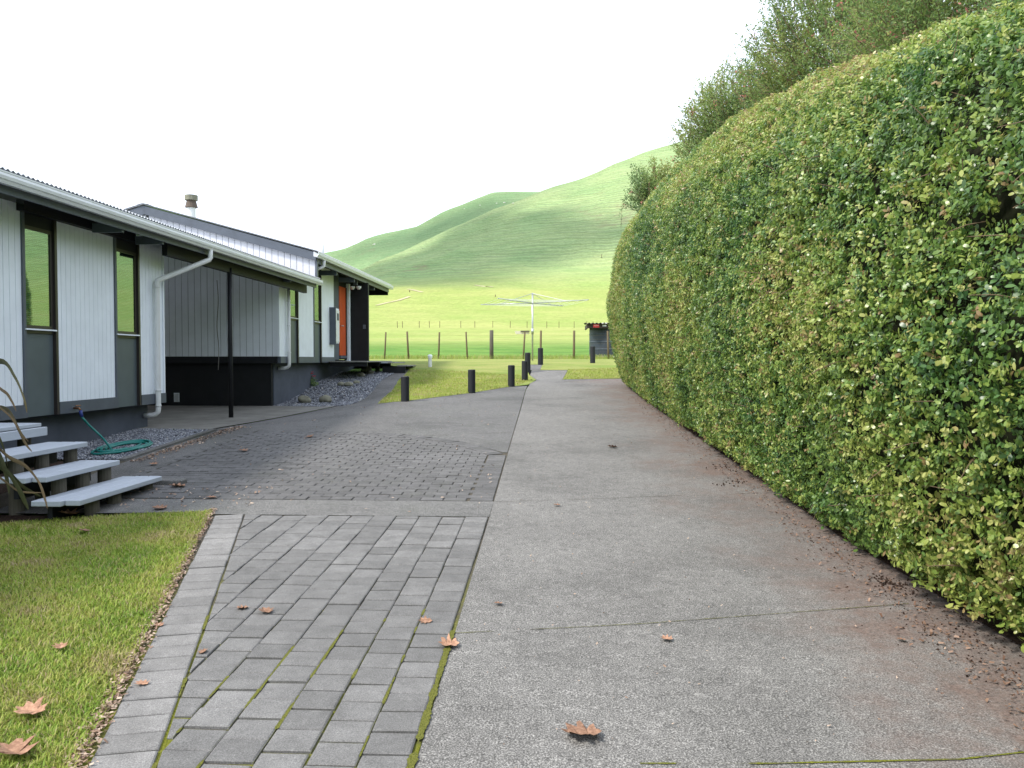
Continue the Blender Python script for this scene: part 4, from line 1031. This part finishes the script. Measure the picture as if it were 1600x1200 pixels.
LV = [((910, 1153), .15, 95, .75, 'large curled brown oak leaf on the drive at the bottom of the picture'),
      ((702, 1013), .10, 100, 1.0, 'curled brown oak leaf at the edge of the pavers beside the drive seam'),
      ((415, 960), .085, 40, .8, 'brown lobed leaf on the pavers, right of a smaller one'),
      ((379, 955), .065, 130, .8, 'small brown leaf on the pavers beside the border course'),
      ((49, 1124), .12, 80, .7, 'flat brown leaf lying on the near lawn'),
      ((22, 1192), .14, 60, .9, 'dark brown leaf in the bottom left corner of the lawn'),
      ((108, 810), .16, 100, .9, 'brown leaf on the lawn just below the lowest step'),
      ((132, 836), .10, 70, .7, 'small brown leaf lying deeper in the lawn below the step'),
      ((95, 1023), .07, 20, .8, 'dull grey brown leaf in the middle of the near lawn'),
      ((222, 1073), .06, 90, .6, 'thin brown leaf on the light border pavers'),
      ((249, 982), .05, 60, .9, 'brown leaf where the lawn meets the border pavers'),
      ((317, 1023), .05, 10, .8, 'tiny pale leaf in the joint beside the border course'),
      ((665, 975), .07, 90, .4, 'narrow curled brown leaf lying across a paver joint'),
      ((779, 947), .05, 100, .6, 'small tan leaf on the drive right of the pavers'),
      ((1042, 1003), .06, 80, .6, 'pinkish leaf fragment alone in the middle of the drive'),
      ((1409, 1005), .045, 80, .5, 'small orange leaf on the earthy drive edge by the hedge'),
      ((870, 792), .06, 80, .8, 'small pale leaf on the drive level with the concrete band'),
      ((957, 700), .12, 90, .9, 'dark crumpled leaf far up the drive on the right slab'),
      ((278, 762), .15, 100, .7, 'pinkish brown leaf on the courtyard beside the lowest step'),
      ((240, 727), .10, 80, .9, 'dark brown leaf on the courtyard by the kerb'),
      ((381, 706), .11, 50, .8, 'pale leaf alone on the dark small pavers'),
      ((484, 684), .11, 50, .8, 'pale leaf near the top edge of the small pavers'),
      ((250, 796), .12, 95, .5, 'tan leaf at the top edge of the near lawn'),
      ((330, 779), .09, 70, .5, 'pale leaf on the line between band and small pavers')]
random.seed(3)
for i, ((px, py), s, rz, cu, lab) in enumerate(LV):
    me = leaf_mesh(i, cu); g = G(px, py); o = bpy.data.objects.new('fallen_leaf', me); C.objects.link(o)
    o.scale = (s, s, s); o.rotation_euler = (R(3), R(random.uniform(-12, 12)), R(rz+random.uniform(-15, 15))); o.location = (g[0], g[1], H(*g)+.012+(.02 if py > 797 and px < 240 and i in (4, 5, 6, 7, 8) else 0))
    tag(o, lab, 'leaf', 'fallen brown leaves')

# ================================================================== HEDGE
HK = [(-4, 2.62, 2.42, 3.5, 3.2), (3, 2.22, 1.93, 2.9, 3.45), (4.6, 1.98, 1.76, 2.72, 3.66), (6.5, 1.94, 1.71, 2.78, 4.12), (9.7, 1.84, 1.56, 2.72, 4.78), (14, 1.72, 1.40, 2.66, 5.30), (17, 1.66, 1.32, 2.66, 5.42), (19, 1.66, 1.30, 2.70, 5.25), (21, 1.72, 1.38, 2.8, 4.9)]
def hk(y, i): return lerp_tab([(k[0], k[i]) for k in HK], y)
YEND = 21.0
def hprof(y):
    xb, xm, xc, Hh = (hk(y, i) for i in (1, 2, 3, 4)); g = lerp_tab(PROF, y); h = Hh-g
    return [(xb+.55, g+.10), (xb+.10, g+.10), (xb-.02, g+.22), (xb-.6*(xb-xm), g+.22*h), (xm, g+.42*h), (xm+.04, g+.58*h), (xm+.16, g+.74*h), (xm+.38*(xc-xm)+.05, g+.87*h), (xm+.68*(xc-xm), g+.955*h), (xc, g+h), (xc+.7, g+h+.03), (xc+1.3, g+.97*h), (xc+1.75, g+.84*h), (xc+1.85, g+.5*h), (xc+1.8, g+.1)]
def hsurf(y, v, inset=0, lump=True):
    pr = hprof(min(y, YEND-.01)); n = len(pr)-1; f = max(0, min(n-.0001, v*n)); i = int(f); t = f-i
    p0, p1, p2, p3 = (pr[max(0, min(n, i+k))] for k in (-1, 0, 1, 2))
    q = [.5*((2*p1[c])+(p2[c]-p0[c])*t+(2*p0[c]-5*p1[c]+4*p2[c]-p3[c])*t*t+(3*p1[c]-p0[c]-3*p2[c]+p3[c])*t**3) for c in (0, 1)]
    cx_, cz_ = hk(y, 3)+.4, (hk(y, 4)+lerp_tab(PROF, y))/2
    k = 1.0
    if y > YEND-1.6: k = math.sqrt(max(0, 1-((y-YEND+1.6)/1.6)**2))
    k2 = 1-(1-k)*.85
    dx, dz = q[0]-cx_, q[1]-cz_; L_ = math.hypot(dx, dz) or 1
    d = -inset-.05+(.075*noise.noise(Vector((y*.9, v*9, 0)))+.045*noise.noise(Vector((y*2.6, v*24, 4))) if lump else 0)
    x = cx_+dx*k+dx/L_*d*k; z = cz_+dz*(1-(1-k)*.25)+dz/L_*d*k
    return Vector((x, y, max(z, lerp_tab(PROF, y)+.06)))
hd = root('hedge', (3, 9, .5), 'tall clipped small leaved hedge with rounded top along the right side of the drive', 'hedge')
ys = list(np.arange(-4, YEND-1.6, .3))+[YEND-1.6+1.6*math.sin(a) for a in np.linspace(0, math.pi/2, 8)]; nv = 56
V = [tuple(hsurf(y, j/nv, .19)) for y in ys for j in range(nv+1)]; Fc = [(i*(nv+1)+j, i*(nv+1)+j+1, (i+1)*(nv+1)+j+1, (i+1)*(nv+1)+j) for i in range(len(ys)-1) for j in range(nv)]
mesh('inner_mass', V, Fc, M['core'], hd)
# fast table of the surface, then numpy lookups
TY = np.linspace(1.5, YEND, 260); TV = np.linspace(0, .80, 220)
TAB = np.array([[hsurf(y, v)[:] for v in TV] for y in TY])
dY = np.gradient(TAB, axis=0); dV = np.gradient(TAB, axis=1); NRM = np.cross(dY, dV); NRM /= np.linalg.norm(NRM, axis=2, keepdims=True)+1e-9
flip = np.sign((NRM*(TAB-np.array([3.0, 9, 2.6])*np.array([1, 0, 1])-TAB*np.array([0, 1, 0]))).sum(2, keepdims=True)); NRM *= np.where(flip == 0, 1, flip)
CELL = np.linalg.norm(np.cross(dY, dV), axis=2)
def hedge_points(n, ylo, yhi):
    sel = (TY >= ylo) & (TY < yhi); idx = np.where(sel)[0]; Wt = CELL[idx].ravel(); Wt = Wt/Wt.sum()
    c = rng.choice(len(Wt), n, p=Wt); iy = idx[c//len(TV)]; iv = c % len(TV)
    iy2 = np.minimum(iy+1, len(TY)-1); iv2 = np.minimum(iv+1, len(TV)-1); a = rng.random((n, 1)); b = rng.random((n, 1))
    p = TAB[iy, iv]*(1-a)*(1-b)+TAB[iy2, iv]*a*(1-b)+TAB[iy, iv2]*(1-a)*b+TAB[iy2, iv2]*a*b
    return p, NRM[iy, iv]
def leafproto(oval):
    if oval: return np.array([[0, 0, 0], [.35, -.24, .05], [.78, -.22, .05], [1, 0, -.02], [.78, .22, .05], [.35, .24, .05]]), np.array([[0, 1, 5], [1, 2, 5], [2, 4, 5], [2, 3, 4]])
    return np.array([[0, 0, 0], [.55, -.27, .06], [1, 0, -.02], [.55, .27, .06]]), np.array([[0, 1, 2], [0, 2, 3]])
def sprig(nl, oval, length, leaf):
    LVt, LF = leafproto(oval); Vs, Fs, Ts = [], [], []
    for k in range(nl):
        t = (k+.6)/nl; base = np.array([rng.normal(0, .06)*length, rng.normal(0, .06)*length, t*length])
        a = k*2.4+rng.uniform(-.4, .4); el = rng.uniform(-.1, .62)*(.5+.8*t)
        dx = np.array([math.cos(a)*math.cos(el), math.sin(a)*math.cos(el), math.sin(el)]); sd_ = np.array([-math.sin(a), math.cos(a), 0]); roll = rng.normal(0, .5)
        up_ = np.cross(dx, sd_); sd_, up_ = sd_*math.cos(roll)+up_*math.sin(roll), up_*math.cos(roll)-sd_*math.sin(roll)
        s = leaf*rng.uniform(.65, 1.25); Vs.append(base+(LVt[:, :1]*dx+LVt[:, 1:2]*sd_+LVt[:, 2:3]*up_)*s); Fs.append(LF+k*len(LVt)); Ts += [rng.normal(0, .12)+.16*(t-.5)]*len(LVt)
    return np.concatenate(Vs), np.concatenate(Fs), np.array(Ts)
def hedge_leaves(n, ylo, yhi, oval, length, leaf, nl, deep):
    p, nm = hedge_points(n, ylo, yhi)
    nz = np.array([noise.noise(Vector((a[1]*1.9, a[0]*2.4, a[2]*2.2))) for a in p]); n2 = np.array([noise.noise(Vector((a[1]*.7+5, a[0], a[2]*.8))) for a in p])
    n3 = np.array([noise.noise(Vector((a[1]*4.5, a[0]*4.5, a[2]*4.5))) for a in p])
    keep = rng.random(len(p)) < np.clip(1.15+nz*1.1+n3*1.0, .04, 1); p, nm, nz, n2 = p[keep], nm[keep], nz[keep], n2[keep]; m = len(p)
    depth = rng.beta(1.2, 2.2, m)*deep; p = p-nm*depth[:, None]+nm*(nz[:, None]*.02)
    dirn = nm+rng.normal(0, .42, (m, 3))+np.array([0, 0, .22]); top_light = np.clip((nm[:, 2]-.2)*.5, 0, .4)
    tone = np.clip(.47+n2*.42+top_light*.7+rng.normal(0, .20, m)-depth/deep*.10, .0, .93); tone = np.where(rng.random(m) < .02, 1.0, tone)  # light painted into leaf tone: paler facing up, darker deeper in
    Vv, Ff, Tt = [], [], []; off = 0
    grp = rng.integers(0, 5, m)
    for g in range(5):
        sv_, sf_, s_t = sprig(nl, oval, length, leaf); k = grp == g
        v, f, t = scatter(sv_, sf_, p[k], frames(dirn[k], rng.uniform(0, 6.3, k.sum())), rng.uniform(.75, 1.25, k.sum()), tone[k], s_t)
        Vv.append(v); Ff.append(f+off); Tt.append(t); off += len(v)
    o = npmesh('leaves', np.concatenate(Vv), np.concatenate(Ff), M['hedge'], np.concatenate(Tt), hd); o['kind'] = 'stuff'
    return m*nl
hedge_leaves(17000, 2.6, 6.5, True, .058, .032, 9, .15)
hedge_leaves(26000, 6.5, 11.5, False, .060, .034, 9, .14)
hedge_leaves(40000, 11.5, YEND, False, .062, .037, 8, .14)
hedge_leaves(1500, 1.5, 2.6, False, .08, .06, 8, .15)
# bare twigs showing through
p, nm = hedge_points(520, 2.8, 12); bm = bmesh.new()
for a, b in zip(p, nm):
    d = Vector(b)*.5+Vector(rng.normal(0, .6, 3)); d.normalize(); L_ = random.uniform(.10, .32); a = Vector(a)-Vector(b)*.07; tube_bm(bm, [a, a+d*L_*.5+Vector((0, 0, .01)), a+d*L_], [.0032, .0026, .0015], 4, False)
bmobj('twigs', bm, M['twig'], hd)['kind'] = 'stuff'
# trunks inside, seen at the foot
for y in np.arange(3.4, 20, .9):
    g = lerp_tab(PROF, y); x = hk(y, 1)+.75+random.uniform(-.08, .08); tube('trunk', [(x, y, g-.05), (x+.03, y+.05, g+.6), (x+.1, y-.03, g+1.4)], [.05, .04, .03], M['twig'], hd, 6)

# ------------------------------------------------------------------ loose shrubs behind the hedge
def shrub(cx_, cy_, cz_, rx, ry, rz_, nsh, lab, leaf=.05, red=.05, dens=26):
    g = lerp_tab(PROF, cy_); b = root('shrub', (cx_, cy_, g), lab, 'shrub', 'untrimmed shrubs rising behind the hedge')
    for k in range(5):
        a = k*1.26+random.uniform(-.3, .3); tube('branch', [(cx_+.15*math.cos(a), cy_+.15*math.sin(a), g-.1), (cx_+.45*rx*math.cos(a), cy_+.45*ry*math.sin(a), (g+cz_)/2+.4), (cx_+.5*rx*math.cos(a), cy_+.5*ry*math.sin(a), cz_+rz_*.3)], [.07, .05, .02], M['twig'], b, 6)
    P_, D_, T_ = [], [], []; bm = bmesh.new()
    for s in range(nsh):
        d = rng.normal(0, 1, 3); d[2] = abs(d[2])*1.1-.25; d /= np.linalg.norm(d); rr_ = rng.uniform(.55, 1.06)*(1+.22*noise.noise(Vector(d)*2.3+Vector((cx_, 0, 0))))
        tip = np.array([cx_, cy_, cz_])+d*np.array([rx, ry, rz_])*rr_; dr_ = d*.75+np.array([0, 0, .45])+rng.normal(0, .25, 3); dr_ /= np.linalg.norm(dr_); L_ = rng.uniform(.35, .75); base = tip-dr_*L_
        if s % 2 == 0: tube_bm(bm, [base, (base+tip)/2+np.array([0, 0, .02]), tip], [.006, .004, .002], 3, False)
        tn = .52+.5*noise.noise(Vector(tip)*.9); isred = rng.random() < red
        for q in range(dens):
            t = q/dens; P_.append(base+(tip-base)*(t**.8)+rng.normal(0, .02, 3)); D_.append(dr_*.5+rng.normal(0, .7, 3)); T_.append(1.0 if (isred and t > .75) else min(.92, max(0, tn+rng.normal(0, .13)+.2*(t-.5))))
    bmobj('stems', bm, M['twig'], b)['kind'] = 'stuff'
    lv, lf = leafproto(False); lv = lv[:, [2, 1, 0]]*np.array([1, .8, 1]); P_ = np.array(P_); V, Fa, T2 = scatter(lv, lf, P_, frames(np.array(D_), rng.uniform(0, 6.3, len(P_))), rng.uniform(.7, 1.3, len(P_))*leaf, np.array(T_))
    npmesh('foliage', V, Fa, M['shrub'], T2, b)['kind'] = 'stuff'
shrub(3.6, 15.2, 5.5, 1.5, 1.5, 1.6, 2300, 'dense green shrub with reddish tips standing behind the hedge crest', .05, .04)
shrub(4.5, 12.6, 6.0, 1.6, 1.5, 1.8, 2300, 'tallest loose shrub with pink tinged shoots behind the hedge', .048, .05)
shrub(4.7, 9.7, 5.3, 1.5, 1.5, 1.6, 1800, 'yellow green leafy shrub above the near part of the hedge', .045, .05)
shrub(4.9, 7.0, 4.5, 1.4, 1.4, 1.2, 900, 'low leafy shrub showing at the top right above the hedge', .04, .06)
shrub(2.7, 20.6, 5.75, .9, .8, 1.0, 520, 'small wispy shrub at the far end of the hedge top', .06, .04, 24)

def crumbs(px, py, n, sp, size):
    n = int(n*.6); size *= .8
    g = G(px, py); m = n; X = g[0]+rng.normal(0, sp, m); Y = g[1]+rng.normal(0, sp*1.6, m); Z = np.array([H(a, b) for a, b in zip(X, Y)])+size*.3
    V, Fa, T = scatter(icoV*np.array([1, .8, .6]), icoF, np.stack([X, Y, Z], 1), frames(rng.normal(0, 1, (m, 3)), rng.uniform(0, 6.3, m)), rng.uniform(.3, 1.2, m)*size, rng.beta(2, 2, m))
    o = npmesh('soil_crumbs', V, Fa, M['soil'], T); o['kind'] = 'stuff'
for a_ in ((1400, 915, 150, .075, .010), (1385, 910, 60, .03, .014), (1130, 757, 22, .035, .014), (1152, 752, 26, .035, .016), (1130, 731, 26, .06, .015), (1045, 655, 16, .06, .014), (1560, 1020, 260, .16, .009), (1470, 960, 160, .14, .009), (1300, 860, 60, .10, .008)): crumbs(*a_)
for k, (px, py, h_) in enumerate(((1072, 212, 8), (1078, 213, 5))):
    gx, gy = (px-863)/1250*418, 418; gz = H(gx, gy); hh = h_*gy/1250; b = root('hilltop_tree', (gx, gy, gz), ['taller tiny dark tree on the skyline of the hill left of the shrubs', 'smaller tiny tree on the hill skyline, nearer the shrubs'][k], 'tree')
    tube('trunk', [(gx, gy, gz-.3), (gx, gy, gz+hh*.5)], .15, M['twig'], b, 5)
    bm = bmesh.new(); bmesh.ops.create_icosphere(bm, subdivisions=3, radius=1)
    for v in bm.verts: v.co *= 1+.45*noise.noise(v.co*2.2+Vector((k*4, 0, 0))); v.co = Vector((gx+v.co.x*hh*.26, gy+v.co.y*hh*.26, gz+hh*.62+v.co.z*hh*.42))
    bmobj('crown', bm, M['pine'], b)
# ------------------------------------------------------------------ far details
for k, (px, py, w_) in enumerate(((776, 318, 3.2), (788, 317, 4), (802, 318, 4), (750, 321, 3), (726, 327, 3), (585, 382, 5))):
    g = G(px, py); 
    if g[1] < 800:
        r_ = w_*g[1]/1250/2; gz = H(*g); bm = bmesh.new(); bmesh.ops.create_icosphere(bm, subdivisions=2, radius=1)
        for v in bm.verts: v.co = v.co*(1+.3*noise.noise(v.co*1.5+Vector((k, 0, 0)))); v.co = Vector((g[0]+v.co.x*r_, g[1]+v.co.y*r_, gz+v.co.z*r_*.55))
        tag(bmobj('rock_outcrop', bm, M['lime']), ['pale rock high on the back hill, left of a close group', 'pale rock in the middle of the group on the back hill', 'pale rock nearest the ridge line of the front hill', 'small pale rock on the brow of the back hill', 'lone pale rock lower on the back hill ridge', 'tan slip face low on the left spur of the back hill'][k], 'rock', 'pale rocks on the hills')
for k, ps in enumerate(([(588, 478), (604, 474), (622, 470), (640, 464)], [(636, 452), (646, 454), (660, 457)], [(742, 446), (754, 448), (770, 449)])):
    try: strip('farm_track', [G(a, b) for a, b in ps], .9, .12, M['track'], 'structure', .5)
    except Exception as e: print('track', e)

# ------------------------------------------------------------------ two unseen clouds, added and shaped so their shade falls on the hills
def shade_cloud(outline, zc, n, rad, nm):
    pts = []
    for px, py in outline:
        g = G(px, py); f_ = min(1, (400 if zc < 300 else 690)/g[1]); g = (g[0]*f_, g[1]*f_); z = H(*g); k = (zc-z)/math.tan(SUN_EL); L_ = math.hypot(*SUN_DIR); pts.append((g[0]+SUN_DIR[0]/L_*k, g[1]+SUN_DIR[1]/L_*k))
    xs = [p[0] for p in pts]; ys = [p[1] for p in pts]; bm = bmesh.new(); c = 0; rs = random.Random(5)
    while c < n:
        x, y = rs.uniform(min(xs), max(xs)), rs.uniform(min(ys), max(ys))
        if not bool(in_poly(x, y, pts)): continue
        r = rad*rs.uniform(.6, 1.15); bmesh.ops.create_icosphere(bm, subdivisions=2, radius=1, matrix=Matrix.Translation((x, y, zc+rs.uniform(-.2, .5)*rad)) @ Matrix.Diagonal((r, r, r*.55, 1))); c += 1
    for v in bm.verts: v.co += Vector((noise.noise(v.co/9), noise.noise(v.co/9+Vector((5, 5, 5))), noise.noise(v.co/7)*.5))*rad*.3
    o = bmobj(nm, bm, M['shade_cloud'], None, True); o['kind'] = 'structure'; print('shade_cloud', [(round(a), round(b)) for a, b in pts])
cm = NT('shade_cloud_white'); cm.done((.9, .9, .92), 1.0, 0); M['shade_cloud'] = cm.m
shade_cloud([(430, 447), (620, 449), (720, 446), (800, 432), (880, 412), (950, 390), (985, 374), (930, 345), (860, 335), (800, 330), (740, 345), (690, 368), (620, 402), (560, 428), (480, 444)], 180, 170, 13, 'shade_cloud')
shade_cloud([(500, 395), (560, 405), (640, 385), (740, 342), (800, 318), (836, 302), (770, 303), (700, 330), (600, 364), (540, 386)], 470, 150, 22, 'shade_cloud')
